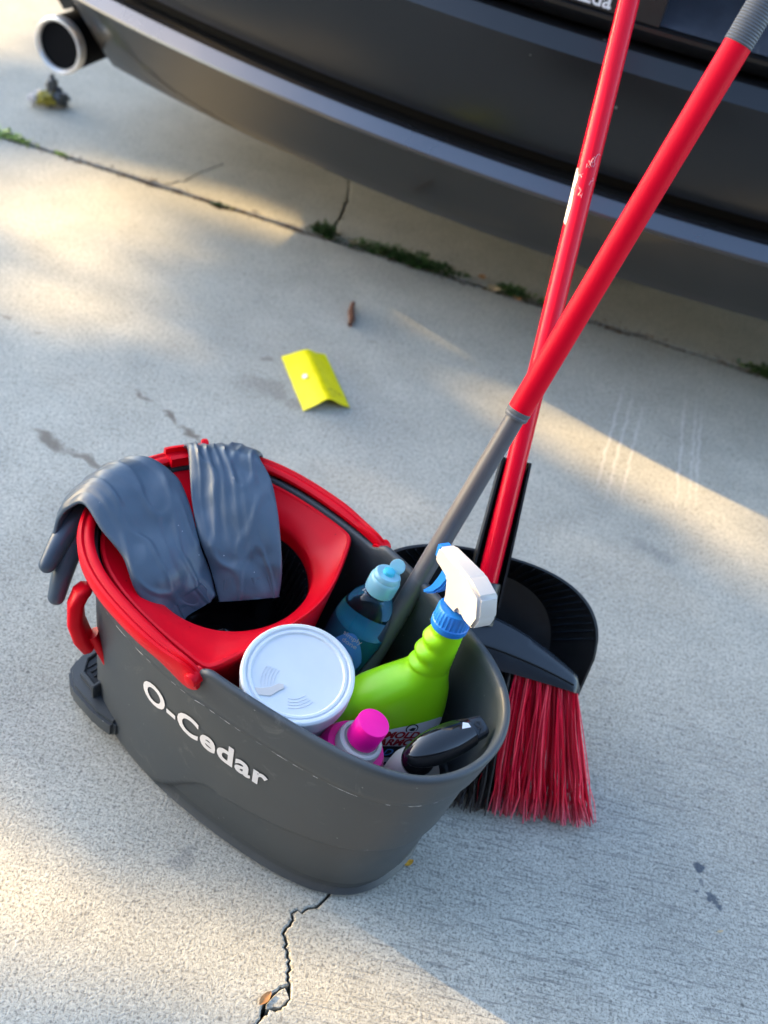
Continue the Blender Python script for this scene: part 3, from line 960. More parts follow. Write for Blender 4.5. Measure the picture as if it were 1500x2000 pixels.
# ------------------------------------------------------------------ gloves
def glove_sheet(name, secs, parent, thick=.0075, n=120, seed=1.0, pleats=8, sub=12, pleat_amp=.0022):
    """a flattened sleeve of rubber running through cross sections given by their two edges"""
    L_ = [Vector(a) for a, b in secs]; R_ = [Vector(b) for a, b in secs]
    m = len(secs)
    def cr(P, t):
        i = min(int(t), m - 2); u = t - i
        p0, p1, p2, p3 = P[max(i - 1, 0)], P[i], P[i + 1], P[min(i + 2, m - 1)]
        return .5 * ((2 * p1) + (-p0 + p2) * u + (2 * p0 - 5 * p1 + 4 * p2 - p3) * u * u + (-p0 + 3 * p1 - 3 * p2 + p3) * u ** 3)
    rings = []
    tot = (m - 1) * sub
    for k in range(tot + 1):
        t = k / sub
        a, b = cr(L_, t), cr(R_, t)
        a2, b2 = cr(L_, min(t + .05, m - 1.0001)), cr(R_, min(t + .05, m - 1.0001))
        a1, b1 = cr(L_, max(t - .05, 0)), cr(R_, max(t - .05, 0))
        fwd = ((a2 + b2) - (a1 + b1)).normalized()
        side = (b - a)
        up_ = side.cross(fwd).normalized()
        if up_.z < 0: up_ = -up_
        w = side.length
        ring = []
        for j in range(n):
            q = 2 * math.pi * j / n
            s = .5 - .5 * math.cos(q)
            hh = abs(math.sin(q)) ** .75
            ft = t / (m - 1)
            ph_ = s * pleats * 2 * math.pi + 2.2 * nz(s * 3 + seed, t * .5)
            fold = pleat_amp * (1 - ft) ** .45 * (1 - 2 * abs(math.sin(ph_ / 2)) ** .6) * smooth(.06, .16, s) * smooth(.72, .5, s) * smooth(.9, .5, ft)
            crease = max(0, 1 - abs(nz(s * 3.2 + seed * 2 + t * .25, t * .55 + seed)) * 7)
            wr_ = .0070 * nz(s * 1.7 + seed * 3, t * .7 + seed) + .0014 * nz(s * 5 + seed, t * 1.8 + 3 * seed) + .0020 * crease
            if math.sin(q) >= 0:
                h = thick * hh + (fold + wr_) * min(1, hh * 1.3)
            else:
                h = -thick * .35 * hh + wr_ * min(1, hh * 1.3)
            ring.append(a + side * s + up_ * h)
        rings.append(ring)
    # turn the open end inward so that it shows a wall thickness
    last = rings[-1]
    c = sum(last, Vector()) / n
    fwd = (sum(rings[-1], Vector()) - sum(rings[-3], Vector())).normalized()
    lip = [p + (p - c).normalized() * .0010 - fwd * .0005 for p in last]
    inn = [p + (c - p) * .06 for p in last]
    inn2 = [p + (c - p) * .22 - fwd * .022 for p in last]
    rings += [lip, inn, inn2]
    return loft(name, rings, 'glove', parent, True, False, angle=70)

def finger(name, pts, rad, parent):
    n = len(pts)
    P = []; rr_ = []
    for i in range((n - 1) * 5 + 1):
        t = i / 5; k = min(int(t), n - 2); u = t - k
        P.append(Vector(pts[k]).lerp(Vector(pts[k + 1]), u)); rr_.append(rad[k] + (rad[k + 1] - rad[k]) * u)
    for _ in range(3):
        P = [P[0]] + [(P[i - 1] + 2 * P[i] + P[i + 1]) / 4 for i in range(1, len(P) - 1)] + [P[-1]]
    d = (P[-1] - P[-2]).normalized(); r = rr_[-1]
    for a in (.35, .65, .85, .97, 1.0):
        P.append(P[(n - 1) * 5] + d * r * a); rr_.append(r * math.sqrt(max(0.0004, 1 - a * a)))
    return tube(name, P, rr_, 'glove', parent, 14)

g1 = empty('rubber_glove', 'slate blue rubber glove over the bucket rim with two fingers hanging outside at left', 'glove', BM, 'rubber gloves on the bucket rim')
glove_sheet('sleeve', [((-.142, -.098, .215), (-.172, -.020, .215)), ((-.142, -.090, .250), (-.165, -.004, .255)), ((-.121, -.079, .279), (-.134, .010, .283)), ((-.085, -.084, .274), (-.100, .020, .276)), ((-.052, -.085, .264), (-.066, .010, .266)),
             ((-.023, -.094, .250), (-.027, -.010, .252)), ((-.004, -.088, .233), (-.008, -.012, .232)), ((.008, -.070, .208), (.002, -.016, .212))], g1, .0085, seed=1.3, pleats=4, pleat_amp=.0012)
finger('finger', [(-.150, -.050, .235), (-.146, -.076, .228), (-.139, -.096, .217), (-.134, -.112, .204)], [.014, .0125, .0105, .0085], g1)
finger('finger', [(-.146, -.060, .222), (-.136, -.084, .205), (-.126, -.102, .185), (-.121, -.112, .168)], [.014, .0125, .0105, .0090], g1)
finger('finger', [(-.158, -.030, .222), (-.168, -.036, .190), (-.166, -.040, .150)], [.013, .0115, .009], g1)
finger('finger', [(-.160, -.015, .222), (-.176, -.016, .190), (-.176, -.018, .145)], [.013, .0115, .009], g1)
g2 = empty('rubber_glove', 'slate blue rubber glove with pleated cuff hanging into the black wringer basket', 'glove', BM, 'rubber gloves on the bucket rim')
glove_sheet('sleeve', [((-.152, .075, .225), (-.085, .145, .225)), ((-.140, .066, .262), (-.078, .126, .262)), ((-.116, .050, .288), (-.056, .096, .290)), ((-.088, .029, .283), (-.028, .086, .285)), ((-.062, .010, .272), (.005, .065, .275)),
             ((-.033, -.006, .257), (.033, .044, .260)), ((-.008, -.012, .238), (.047, .034, .242)), ((.019, -.022, .216), (.056, .024, .222))], g2, .0080, seed=4.1, pleats=8, pleat_amp=.0015)
finger('finger', [(-.150, .085, .225), (-.156, .095, .18), (-.15, .098, .13)], [.013, .0115, .009], g2)
finger('finger', [(-.130, .108, .225), (-.136, .122, .18), (-.13, .125, .13)], [.013, .0115, .009], g2)

# ------------------------------------------------------------------ tub
tub = empty('plastic_tub', 'round milky white plastic tub with ridged lid, in the bucket next to the wringer', 'tub', frame(W2((.155, -.057, .264)), (.02, -.16, 1), (1, 0, 0)))
lathe('tub_body', [(.036, -.145), (.040, -.143), (.0455, -.02), (.0465, -.012), (.0462, -.011)], 'tub', tub, 72)
tl = lathe('lid', [(.0478, -.022), (.0502, -.021), (.0508, -.018), (.0508, -.006), (.0515, -.004), (.0512, -.0005), (.0495, .0010), (.0470, .0010), (.0458, -.0006), (.0448, -.0008), (.0440, .0002), (.0420, .0003), (.0405, -.0012), (.0390, -.0014), (.020, -.0016), (.0, -.0012)], 'tub', tub, 96)
for k in range(5):
    r = .017 + .0028 * k
    tube('ridge', [(r * math.cos(R(a)) - .002, r * math.sin(R(a)) - .010, -.0014) for a in range(150 + 2 * k, 212, 6)], .00028, 'tub', tl, 6)
for k in range(4):
    r = .016 + .0030 * k
    tube('ridge', [(r * math.cos(R(a)) - .002, r * math.sin(R(a)) - .010, -.0014) for a in range(268 + 2 * k, 330, 6)], .00028, 'tub', tl, 6)
prism('sticker_scrap', [(-.030, -.030), (-.018, -.028), (-.013, -.022), (-.0085, -.018), (-.0095, -.014), (-.014, -.0145), (-.020, -.020), (-.027, -.023), (-.033, -.024)], -.0012, -.0004, 'white', tl)

# ------------------------------------------------------------------ dish soap bottle
sb_top, sb_base = W2((.131, .099, .281)), W2((.104, .040, .020))
soap = empty('soap_bottle', 'clear bottle of blue dish soap with aqua flip cap, leaning behind the grey mop pole', 'bottle', frame(sb_base, sb_top - sb_base, (.90, -.42, 0)))
SL_ = (sb_top - sb_base).length
def oval(prof, n=56, k=.72):
    return [[(r * math.cos(2 * math.pi * j / n), r * k2 * math.sin(2 * math.pi * j / n), z) for j in range(n)] for r, z, k2 in prof]
zn = SL_ - .035
bp = [(.030, .0, .72), (.034, .004, .72), (.0345, .05, .72), (.033, .10, .72), (.0315, zn - .055, .74), (.0285, zn - .035, .80), (.0225, zn - .017, .9), (.0165, zn - .008, 1), (.0135, zn - .005, 1), (.0125, zn + .010, 1)]
loft('bottle_wall', oval(bp), 'clear', soap, True, True)
lv = [(r - .0022, z + (.002 if i == 0 else 0), k) for i, (r, z, k) in enumerate(bp[:5])]
lv[-1] = (lv[-1][0], zn - .050, lv[-1][2])
loft('soap_fill', oval(lv), 'soap', soap, True, True)
lathe('collar', [(.0154, zn - .001), (.0156, zn + .014), (.0150, zn + .016), (.0142, zn + .017), (.0142, zn + .020), (.0125, zn + .0225), (.004, zn + .0225), (0, zn + .0225)], 'aqua', soap, 56, ribs=28, rib_d=.0004, rib_z=(zn - .006, zn + .0142))
lathe('spout', [(.0062, zn + .022), (.0056, zn + .026), (.0030, zn + .0275), (0, zn + .0275)], 'aqua_deep', soap, 24)
fl = prism('flip_cap', [(.0080 * math.cos(R(a)), .0080 * math.sin(R(a))) for a in range(0, 360, 15)], -.0012, .0012, 'aqua', soap, .0005)
fl.matrix_local = frame((.002, .0105, zn + .0275), (.10, -.85, .50), (1, 0, 0))
# label shaped like a drop, with print
def on_bottle(x, z):
    y = -.0335 * .72 * math.sqrt(max(.05, 1 - (x / .0345) ** 2)) - .0008
    return (x, y, z)
def patch(name, poly, fmap, mat, parent):
    bm = bmesh.new()
    bm.faces.new([bm.verts.new((x, y, 0)) for x, y in poly])
    bmesh.ops.triangulate(bm, faces=bm.faces)
    for _ in range(3):
        bmesh.ops.subdivide_edges(bm, edges=[e for e in bm.edges if e.calc_length() > .006], cuts=1)
        bmesh.ops.triangulate(bm, faces=bm.faces)
    for v_ in bm.verts: v_.co = Vector(fmap(v_.co.x, v_.co.y))
    me = bpy.data.meshes.new(name); bm.to_mesh(me); bm.free()
    me.shade_smooth(); me.materials.append(M[mat])
    o = bpy.data.objects.new(name, me); COL.objects.link(o); o.parent = parent
    return o
lz = zn - .036
drop = [(.019 * math.sin(a) * (1 - .35 * math.cos(a) if math.cos(a) > 0 else 1), -.022 + .030 * math.cos(a)) for a in [2 * math.pi * k / 28 for k in range(28)]]
lab = patch('label', [(x + .006, lz + y - .018) for x, y in drop], on_bottle, 'print_blue', soap)
om = lambda d, dx, dz: (lambda x, y: (on_bottle(x + dx, y + dz)[0], on_bottle(x + dx, y + dz)[1] - d, y + dz))
lettering('lettering', 'simply', .0085, 'print_white', lab, om(.0005, .006, lz - .018), cuts=1, align='CENTER')
lettering('lettering', 'done', .0085, 'print_white', lab, om(.0005, .006, lz - .026), cuts=1, align='CENTER')
patch('emblem', [(.006 + .012 * math.cos(2 * math.pi * k / 24), lz - .046 + .012 * math.sin(2 * math.pi * k / 24)) for k in range(24)], lambda x, y: (on_bottle(x, y)[0], on_bottle(x, y)[1] - .0005, y), 'print_white', lab)
patch('emblem_field', [(.006 + .0102 * math.cos(2 * math.pi * k / 24), lz - .046 + .0102 * math.sin(2 * math.pi * k / 24)) for k in range(24)], lambda x, y: (on_bottle(x, y)[0], on_bottle(x, y)[1] - .0009, y), 'print_blue', lab)
patch('leaf_mark', [(.002, lz - .052), (.006, lz - .050), (.011, lz - .044), (.010, lz - .038), (.005, lz - .044)], lambda x, y: (on_bottle(x, y)[0], on_bottle(x, y)[1] - .0013, y), 'green', lab)

# ------------------------------------------------------------------ green spray bottle
WA = R(22)
wdir = Vector((math.cos(WA), math.sin(WA), 0))
axis = (Vector((0, 0, 1)) + wdir * .14 + Vector((-.03, .09, 0))).normalized()
collar_w = W2((.2185, .077, .288))
NECKX = .022
spray = empty('spray_bottle', 'lime green trigger spray bottle with white head and blue collar', 'spray bottle', frame(collar_w, axis, wdir) @ Matrix.Translation((-NECKX, 0, -.225)))
# body: rounded-rectangle sections with an offset neck.  local z: 0 base, .225 collar foot
def rrect(hw, hd, z, cx=0, n=48, e=3.2):
    out = []
    for j in range(n):
        a = 2 * math.pi * j / n
        c, s = math.cos(a), math.sin(a)
        out.append((cx + hw * math.copysign(abs(c) ** (2 / e), c), hd * math.copysign(abs(s) ** (2 / e), s), z))
    return out
secs = []
prof = [  # z, half width, half depth, centre x, exponent
    (.000, .046, .023, 0, 3.2), (.004, .050, .027, 0, 3.2), (.06, .0515, .029, 0, 3.4), (.105, .0515, .029, 0, 3.4), (.118, .0510, .0285, 0, 3.2), (.126, .0495, .0278, .0010, 3.0),
    (.133, .0465, .0268, .0030, 2.9), (.140, .0420, .0255, .0065, 2.7), (.147, .0365, .0240, .0105, 2.6), (.153, .0310, .0225, .0140, 2.5), (.158, .0265, .0210, .0165, 2.4),
    (.163, .0230, .0195, .0185, 2.3), (.168, .0212, .0185, .0195, 2.2)]
for z, hw, hd, cx, e in prof: secs.append(rrect(hw, hd, z, cx, e=e))
for k in range(1, 40):       # grip neck: finger waves in front, fine ribs at the back
    z = .168 + .053 * k / 39
    t = k / 39
    hw = .0205 - .0048 * t
    hd = .0182 - .0026 * t
    ring = rrect(hw, hd, z, NECKX - .0025 * (1 - t), e=2.1)
    wave = .0024 * math.sin(t * 3.1 * 2 * math.pi + .6) * smooth(0, .1, t) * smooth(1, .9, t)
    ribs = .0009 * math.sin(t * 11 * 2 * math.pi) * smooth(0, .1, t) * smooth(1, .9, t)
    out = []
    for (x, y, zz) in ring:
        dx = (x - NECKX) / hw
        if dx < 0: x -= wave * (-dx) ** 1.5
        elif dx > .5: x += ribs * (dx - .5) * 2
        out.append((x, y, zz))
    secs.append(out)
secs.append(rrect(.0140, .0140, .224, NECKX, e=2)); secs.append(rrect(.0135, .0135, .234, NECKX, e=2))
sbody = loft('bottle_body', secs, 'green', spray, True, True, angle=60)
coll = lathe('collar', [(.0178, .221), (.0182, .222), (.0182, .2275), (.0170, .2285), (.0168, .2415), (.0160, .2435), (.010, .2440), (0, .2440)], 'blue', spray, 84, ribs=28, rib_d=.0008, rib_z=(.2284, .2416))
coll.location = (NECKX, 0, 0)
# head: shroud profile in its own plane (px forward to the nozzle, pz up), rotated on the neck
hd_e = bpy.data.objects.new('spray_head', None); COL.objects.link(hd_e); hd_e.parent = spray
hd_e.empty_display_size = .02
noz_w = Vector((-.60, .80, .12))
minv = (frame(collar_w, axis, wdir)).to_3x3().inverted()
nl = minv @ noz_w; nl.z = 0
hd_e.matrix_local = frame((NECKX, 0, .244), (0.10 * nl.x, .10 * nl.y, 1), nl)
shroud = [(-.036, .004), (-.040, .018), (-.033, .037), (-.012, .0445), (.034, .0455), (.039, .043), (.040, .028), (.030, .026), (.016, .024), (.011, .010), (.010, .002), (-.010, .002), (-.013, .008), (-.024, .004)]
sh = prism('shroud', shroud, -.0118, .0118, 'white', hd_e, .0035, lambda x, y, z: (x, z * (1.0 - .25 * smooth(.0, .04, x)), y), 3, angle=50)
prism('shroud_panel', [(-.031, .012), (-.030, .030), (-.012, .038), (.026, .0395), (.028, .032), (.010, .028), (-.004, .010), (-.022, .009)], .0115, .0124, 'white', sh, .0004, lambda x, y, z: (x, -z, y))
prism('trigger', [(.014, .026), (.028, .027), (.030, .016), (.036, .000), (.046, -.013), (.040, -.012), (.029, -.004), (.021, .008)], -.007, .007, 'blue', hd_e, .002, lambda x, y, z: (x, z, y))
prism('nozzle', [(-.006, -.007), (.006, -.007), (.007, .007), (-.007, .007)], 0, .007, 'blue', hd_e, .0015, lambda x, y, z: (.037 + z, x, .0365 + y))
# label on the front face (local -y)
def front(x, z, d=.0006):
    hw, hdp, e = .0515, .029, 3.4
    q = max(0.0, 1 - abs(x / hw) ** e) ** (1 / e)
    return (x, -hdp * q - d, z + .009)
lab = patch('label', [(-.040, .02), (.044, .02), (.0455, .106), (.0435, .1125), (.039, .1150), (.030, .1135), (.0, .1035), (-.038, .0900), (-.0405, .086)], front, 'label_grey', spray)
patch('label_band', [(-.0405, .060), (.0455, .060), (.0455, .0765), (-.0405, .0765)], lambda x, z: front(x, z, .0010), 'label_black', lab)
ft = lambda dx, dz, d: (lambda x, y: front(x + dx, y + dz, d))
for d, mt_, bo in ((.0011, 'print_white', .0013), (.0014, 'print_red', .00055)):
    lettering('lettering', 'MOLD', .0125, mt_, lab, ft(-.0125, .0890, d), bold=bo, shear=.25, cuts=1)
    lettering('lettering', 'ARMOR', .0125, mt_, lab, ft(-.0165, .0785, d), bold=bo, shear=.25, cuts=1)
lettering('lettering', 'MOLD BLOCKER', .0135, 'print_blue', lab, ft(-.0335, .0635, .0014), bold=.0002, shear=.3, cuts=1, spacing=.9)
lettering('lettering', 'CLEANS AND BLOCKS', .0085, 'print_black', lab, ft(-.036, .0475, .0011), bold=.0002, shear=.2, cuts=1)
patch('emblem', [(.013 + .0065 * math.cos(2 * math.pi * k / 20), .1025 + .0065 * math.sin(2 * math.pi * k / 20)) for k in range(20)], lambda x, z: front(x, z, .0011), 'print_black', lab)
patch('emblem_field', [(.013 + .0052 * math.cos(2 * math.pi * k / 20), .1025 + .0052 * math.sin(2 * math.pi * k / 20)) for k in range(20)], lambda x, z: front(x, z, .0014), 'label_grey', lab)
patch('emblem_mark', [(.0095, .1015), (.0130, .1045), (.0165, .1040), (.0160, .1000), (.0125, .0995)], lambda x, z: front(x, z, .0017), 'print_black', lab)

# ------------------------------------------------------------------ pink bottle
pk_top = W2((.2345, -.042, .259))
pink = empty('pink_bottle', 'magenta bottle with hot pink cap and white collar, at the near bucket wall', 'bottle', frame(pk_top, (.26, .05, 1), (1, 0, 0)) @ Matrix.Scale(.82, 4))
lathe('cap', [(.0185, -.030), (.0182, -.002), (.0176, -.0004), (.0165, .0), (0, 0)], 'pink_cap', pink, 56)
lathe('collar', [(.0255, -.048), (.0258, -.040), (.0250, -.034), (.0235, -.0325), (.0205, -.0325), (.0195, -.0345), (.0180, -.035)], 'white', pink, 56)
lathe('bottle_body', [(.026, -.130), (.034, -.128), (.0385, -.10), (.0390, -.068), (.0375, -.056), (.0330, -.0475), (.018, -.046), (0, -.046)], 'pink', pink, 56)

# ------------------------------------------------------------------ bottle with black spray head
bk = W2((.2815, -.002, .229))
hdir = (W2((.294, .040, .250)) - W2((.267, -.032, .240))).normalized()
blk = empty('black_head_bottle', 'white bottle with glossy black ON spray head at the pouring end of the bucket', 'bottle', frame(bk, Vector((0, 0, 1)) - hdir * .12 + Vector((.08, -.12, 0)), hdir))
LH = .0340
rings = []
for k in range(25):
    t = k / 24
    x = -LH + 2 * LH * t
    ww = math.sqrt(max(0, 1 - ((x - .002) / (LH + .002 if x < .002 else LH * 1.55)) ** 2))
    rings.append([(x, .0168 * ww * math.cos(a), .010 + .0125 * ww * math.sin(a) * (1.1 if math.sin(a) > 0 else .9)) for a in [2 * math.pi * j / 32 for j in range(32)]])
bh = loft('spray_head', rings, 'black_gloss', blk, True, True, angle=60)
nzr = []
for x, s in ((LH, .70), (LH + .001, .78), (LH + .012, .70), (LH + .0135, .62)):
    nzr.append([(x, .0145 * s * math.copysign(abs(math.cos(a)) ** .6, math.cos(a)), .010 + .0108 * s * math.copysign(abs(math.sin(a)) ** .6, math.sin(a))) for a in [2 * math.pi * j / 32 for j in range(32)]])
nzz = loft('nozzle', nzr, 'cap_black', bh, True, True)
lettering('lettering', 'ON', .0080, 'black', nzz, lambda x, y: (LH + .0035 + y, .004 - x, .0190), bold=.0003, cuts=0)
patch('arrow_mark', [(.0265, 0.0035), (.031, .0010), (.0315, -.0035), (.0225, -.002)][::-1], lambda x, y: (x, y + .003, .0100 + .0142 * math.sqrt(max(0, 1 - ((x - .002) / (LH * 1.55)) ** 2))), 'print_white', bh)
prism('trigger', [(.020, .0), (.030, .001), (.033, -.010), (.030, -.024), (.024, -.030), (.026, -.018)], -.004, .004, 'black_gloss', bh, .0012, lambda x, y, z: (x, z, y))
bn = lathe('neck', [(.0150, -.014), (.0155, -.010), (.0150, -.002), (.012, .004), (.010, .006)], 'black_gloss', blk, 40)
bn.location = (-.014, .004, -.006)
bb = lathe('bottle_body', [(.022, -.19), (.026, -.186), (.0275, -.14), (.0275, -.055), (.0245, -.034), (.017, -.016), (.0148, -.013), (0, -.013)], 'white', blk, 48)
bb.location = (-.014, .004, -.008)

# ------------------------------------------------------------------ mop
mA, mT = Vector((.0160, .699, .138)), Vector((.189, .928, .759))
mJ = Vector((.101, .812, .438))
md = (mT - mJ).normalized()
mB = mJ - (mJ - mA).normalized() * ((mJ - mA).length * 1.38)
mop = empty('mop', 'mop with thick red pole, grey lower tube and ribbed grey grip, standing in the bucket', 'mop', frame(mB, mT - mB, (1, 0, 0)))
Lj = (mJ - mB).length; Lt = (mT - mB).length
lathe('lower_tube', [(.0108, .0), (.0110, .002), (.0102, Lj * .5), (.0092, Lj + .02)], 'grey_tube', mop, 40)
lathe('collar', [(.0088, Lj - .006), (.0112, Lj - .0055), (.0118, Lj - .003), (.0112, Lj - .0015), (.0118, Lj), (.0118, Lj + .003), (.0105, Lj + .004)], 'grip', mop, 40)
lathe('upper_tube', [(.0100, Lj + .002), (.0116, Lj + .0022), (.0117, Lj + .01), (.0119, Lt), (.0116, Lt + .002)], 'red_satin', mop, 40)
gp = []
for k in range(150):
    z = Lt + .0005 + k * .0012
    gp.append((.0121 + (.0006 if k % 2 else 0), z))
gp.append((.0115, Lt + .181)); gp.append((.006, Lt + .186)); gp.append((0, Lt + .187))
lathe('grip', gp, 'grip', mop, 36)
tube('mop_socket', [(0, 0, -.004), (0, 0, .02), (0, 0, .05)], [.012, .013, .010], 'black', mop, 20)

# ------------------------------------------------------------------ broom and dustpan
bP0, bT = Vector((.129, .829, .190)), Vector((.124, 1.229, .697))
bd = (bT - bP0).normalized()
bn_ = Vector((1, 0, 0)).cross(bd).normalized()          # local x right, z up the handle
BF = frame(bP0, bd, (1, 0.0, 0))                        # local y points away from the viewer
broom = empty('broom', 'angled broom with glossy red handle and black and red bristles, beside the bucket', 'broom', BF)
hl = 1.02
hp = []
for k in range(41):
    z = -.012 + hl * k / 40
    hp.append((.0114, z))
handle = lathe('handle', hp, 'red_gloss', broom, 40)
# torn sticker on the handle
def on_handle(a0):
    return lambda x, z: (.01158 * math.cos(a0 + x / .0112), .01158 * math.sin(a0 + x / .0112), z)
patch('sticker_scrap', [(-.004, .405), (.003, .400), (.0045, .42), (.003, .44), (.0045, .452), (.001, .462), (-.004, .463)], on_handle(R(196)), 'print_white', handle)
rr = random.Random(3)
for k in range(9):
    a0, z0 = R(rr.uniform(225, 300)), rr.uniform(.43, .47)
    pts = []
    for i in range(7):
        pts.append((.0115 * math.cos(a0), .0115 * math.sin(a0), z0)); a0 += rr.uniform(-.25, .25); z0 += rr.uniform(-.003, .005)
    tube('film_tear', pts, .00025, 'film', handle, 5)
# film seam lines
for a in (205, 318):
    tube('seam', [(.0114 * math.cos(R(a)), .0114 * math.sin(R(a)), z) for z in (.0, .3, .6, .9)], .00035, 'red', handle, 6)
# socket and cap
lathe('socket', [(.0205, -.040), (.0180, -.028), (.0165, -.014), (.0160, .004), (.0150, .006), (.0114, .006)], 'black', broom, 40)
def cap_sec(x):
    t = abs(x) / .128
    top = -.030 - .048 * t ** 1.6
    bot = -.084 - .008 * t ** 2
    dep = .021 * (1 - .55 * t ** 2.2)
    return top, bot, dep
rings = []
for k in range(41):
    x = -.128 + .256 * k / 40
    top, bot, dep = cap_sec(x)
    if k in (0, 40): top, dep = bot + .004, .004
    rings.append([(x, -dep, bot), (x, -dep * .98, bot + (top - bot) * .35), (x, -dep * .80, bot + (top - bot) * .72), (x, -dep * .42, top - .001), (x, 0, top + .001), (x, dep * .42, top - .001), (x, dep * .80, bot + (top - bot) * .72), (x, dep * .98, bot + (top - bot) * .35), (x, dep, bot), (x, dep * .5, bot + .003), (x, -dep * .5, bot + .003)])
bc = loft('cap', rings, 'cap_black', broom, True, True, angle=40)
tube('cap_groove', [(x, -cap_sec(x)[2] * .97, cap_sec(x)[1] + (cap_sec(x)[0] - cap_sec(x)[1]) * .42) for x in [-.118 + .236 * k / 40 for k in range(41)]], .0011, 'gap', bc, 6)
# bristle tufts: one object for each tuft
def tuft(x0, y0, mat, n, seed, spread=.0035):
    rr = random.Random(seed)
    V_, F_, A_ = [], [], []
    zb = cap_sec(x0)[1] + .004
    fan = 1.0 + .46 * (abs(x0) / .128) ** 1.2
    for _ in range(n):
        sx, sy = x0 + rr.uniform(-spread, spread), y0 + rr.uniform(-spread, spread)
        zend = -.247 + .010 * rr.random() + .010 * (abs(x0) / .128) ** 2
        xe = x0 * fan + rr.gauss(0, .0042); ye = y0 * 1.35 + rr.gauss(0, .004)
        if rr.random() < .03: xe += rr.uniform(-.025, .025)
        bow = rr.gauss(0, .003)
        m_ = 6
        wd = .00098
        ang = rr.uniform(0, math.pi)
        cx_, cy_ = math.cos(ang) * wd, math.sin(ang) * wd
        base = len(V_)
        for i in range(m_ + 1):
            t = i / m_
            x = sx + (xe - sx) * t + bow * math.sin(math.pi * t)
            y = sy + (ye - sy) * t + bow * .5 * math.sin(math.pi * t)
            z = zb + (zend - zb) * t
            if t > .83:
                x += rr.gauss(0, .0022); y += rr.gauss(0, .0022)
            V_ += [(x - cx_, y - cy_, z), (x + cy_ * .8, y - cx_ * .8, z), (x + cx_, y + cy_, z)]
            A_ += [t] * 3
        for i in range(m_):
            a = base + 3 * i
            for k in range(3):
                F_.append((a + k, a + (k + 1) % 3, a + 3 + (k + 1) % 3, a + 3 + k))
    o = mesh_obj('tuft', V_, F_, mat, broom, True, 80)
    at = o.data.attributes.new('along', 'FLOAT', 'POINT')
    at.data.foreach_set('value', A_)
    return o
for i in range(21):
    x0 = -.118 + .236 * i / 20
    for j, y0 in enumerate((-.012, -.004, .005, .013)):
        sc_ = 1 - .5 * (abs(x0) / .128) ** 2
        tuft(x0 + (.003 if j % 2 else -.003), y0 * sc_, 'bristle_red' if abs(x0) > .056 else 'bristle_black', 12, i * 7 + j)

# dustpan: flat floor, flared ribbed wall, channel that clips on the handle
dpan = empty('dustpan', 'black plastic dustpan with ribbed wall clipped to the broom handle behind the bristles', 'dustpan', BF @ Matrix.Translation((0, .052, 0)))
def pan_r(a, r0, e):
    """outline: upper half superellipse, sides straight down"""
    c, s = math.cos(a), math.sin(a)
    return (r0 * math.copysign(abs(c) ** (2 / e), c), s)
NP = 64
def pan_ring(hw, top, mid, y, low, lowx=None):
    """from the left lip, over the top, to the right lip"""
    pts = [((-hw if lowx is None else -lowx), y, low)]
    for k in range(NP + 1):
        a = math.pi - math.pi * k / NP
        c, s = math.cos(a), math.sin(a)
        pts.append((hw * math.copysign(abs(c) ** (2 / 2.5), c), y, mid + (top - mid) * abs(s) ** (2 / 2.5)))
    pts.append(((hw if lowx is None else lowx), y, low))
    return pts
OUT = pan_ring(.138, .034, -.055, -.034, -.165, .128)
OUT = [(x, -.034 * smooth(-.20, -.05, z) + .012 * (1 - smooth(-.20, -.05, z)) * .6, z) for x, y, z in OUT]
LIPO = [(x * 1.018, y + .001, z + .0022 * (1 if z > -.04 else 0)) for x, y, z in OUT]
INN = pan_ring(.098, .010, -.075, .020, -.19, .118)
FLO = pan_ring(.030, -.05, -.11, .022, -.195, .03)
BCK = [(x, y + .004, z) for x, y, z in LIPO]
BIN = [(x * 1.01, y + .004, z + .003) for x, y, z in INN]
loft('pan', [FLO, INN, [tuple(.5 * (a[i] + b[i]) + (0, .003, 0)[i] for i in range(3)) for a, b in zip(INN, OUT)], OUT, LIPO, BCK, BIN], 'black', dpan, wrap=False, angle=45)
mesh_obj('pan_floor', [(-.118, .0215, -.19), (.118, .0215, -.19)] + [(x, .0215, z) for x, y, z in INN[1:-1]][::-1], [tuple(range(NP + 3))], 'cap_black', dpan, False)
box('lip_strip', (-.116, .014, -.208), (.116, .026, -.188), 'black', dpan, .003)
for k in range(4, NP - 2, 2):
    a, b = INN[k + 1], OUT[k + 1]
    q = [tuple(a[i] + (b[i] - a[i]) * t for i in range(3)) for t in (.06, .30, .62, .93)]
    q = [(x, y - .0022 + .003 * math.sin(math.pi * t), z) for (x, y, z), t in zip(q, (.06, .3, .62, .93))]
    if q[-1][2] > -.10:
        tube('wall_rib', q, [.0008, .0014, .0014, .0008], 'cap_black', dpan, 6)
# channel
ch = []
for z, w, yb in ((-.02, .020, .010), (.02, .0195, -.002), (.045, .019, -.008), (.09, .0178, -.009), (.143, .0165, -.009)):
    yb -= .034
    ch.append([(-w, -.056, z), (-w - .001, yb + .002, z), (-w * .6, yb + .010, z), (w * .6, yb + .010, z), (w + .001, yb + .002, z), (w, -.056, z), (w - .0025, -.056, z), (w - .0025, yb, z), (w * .55, yb + .006, z), (-w * .55, yb + .006, z), (-w + .0025, yb, z), (-w + .0025, -.056, z)])
loft('clip_channel', ch, 'black', dpan, True, True, angle=40)

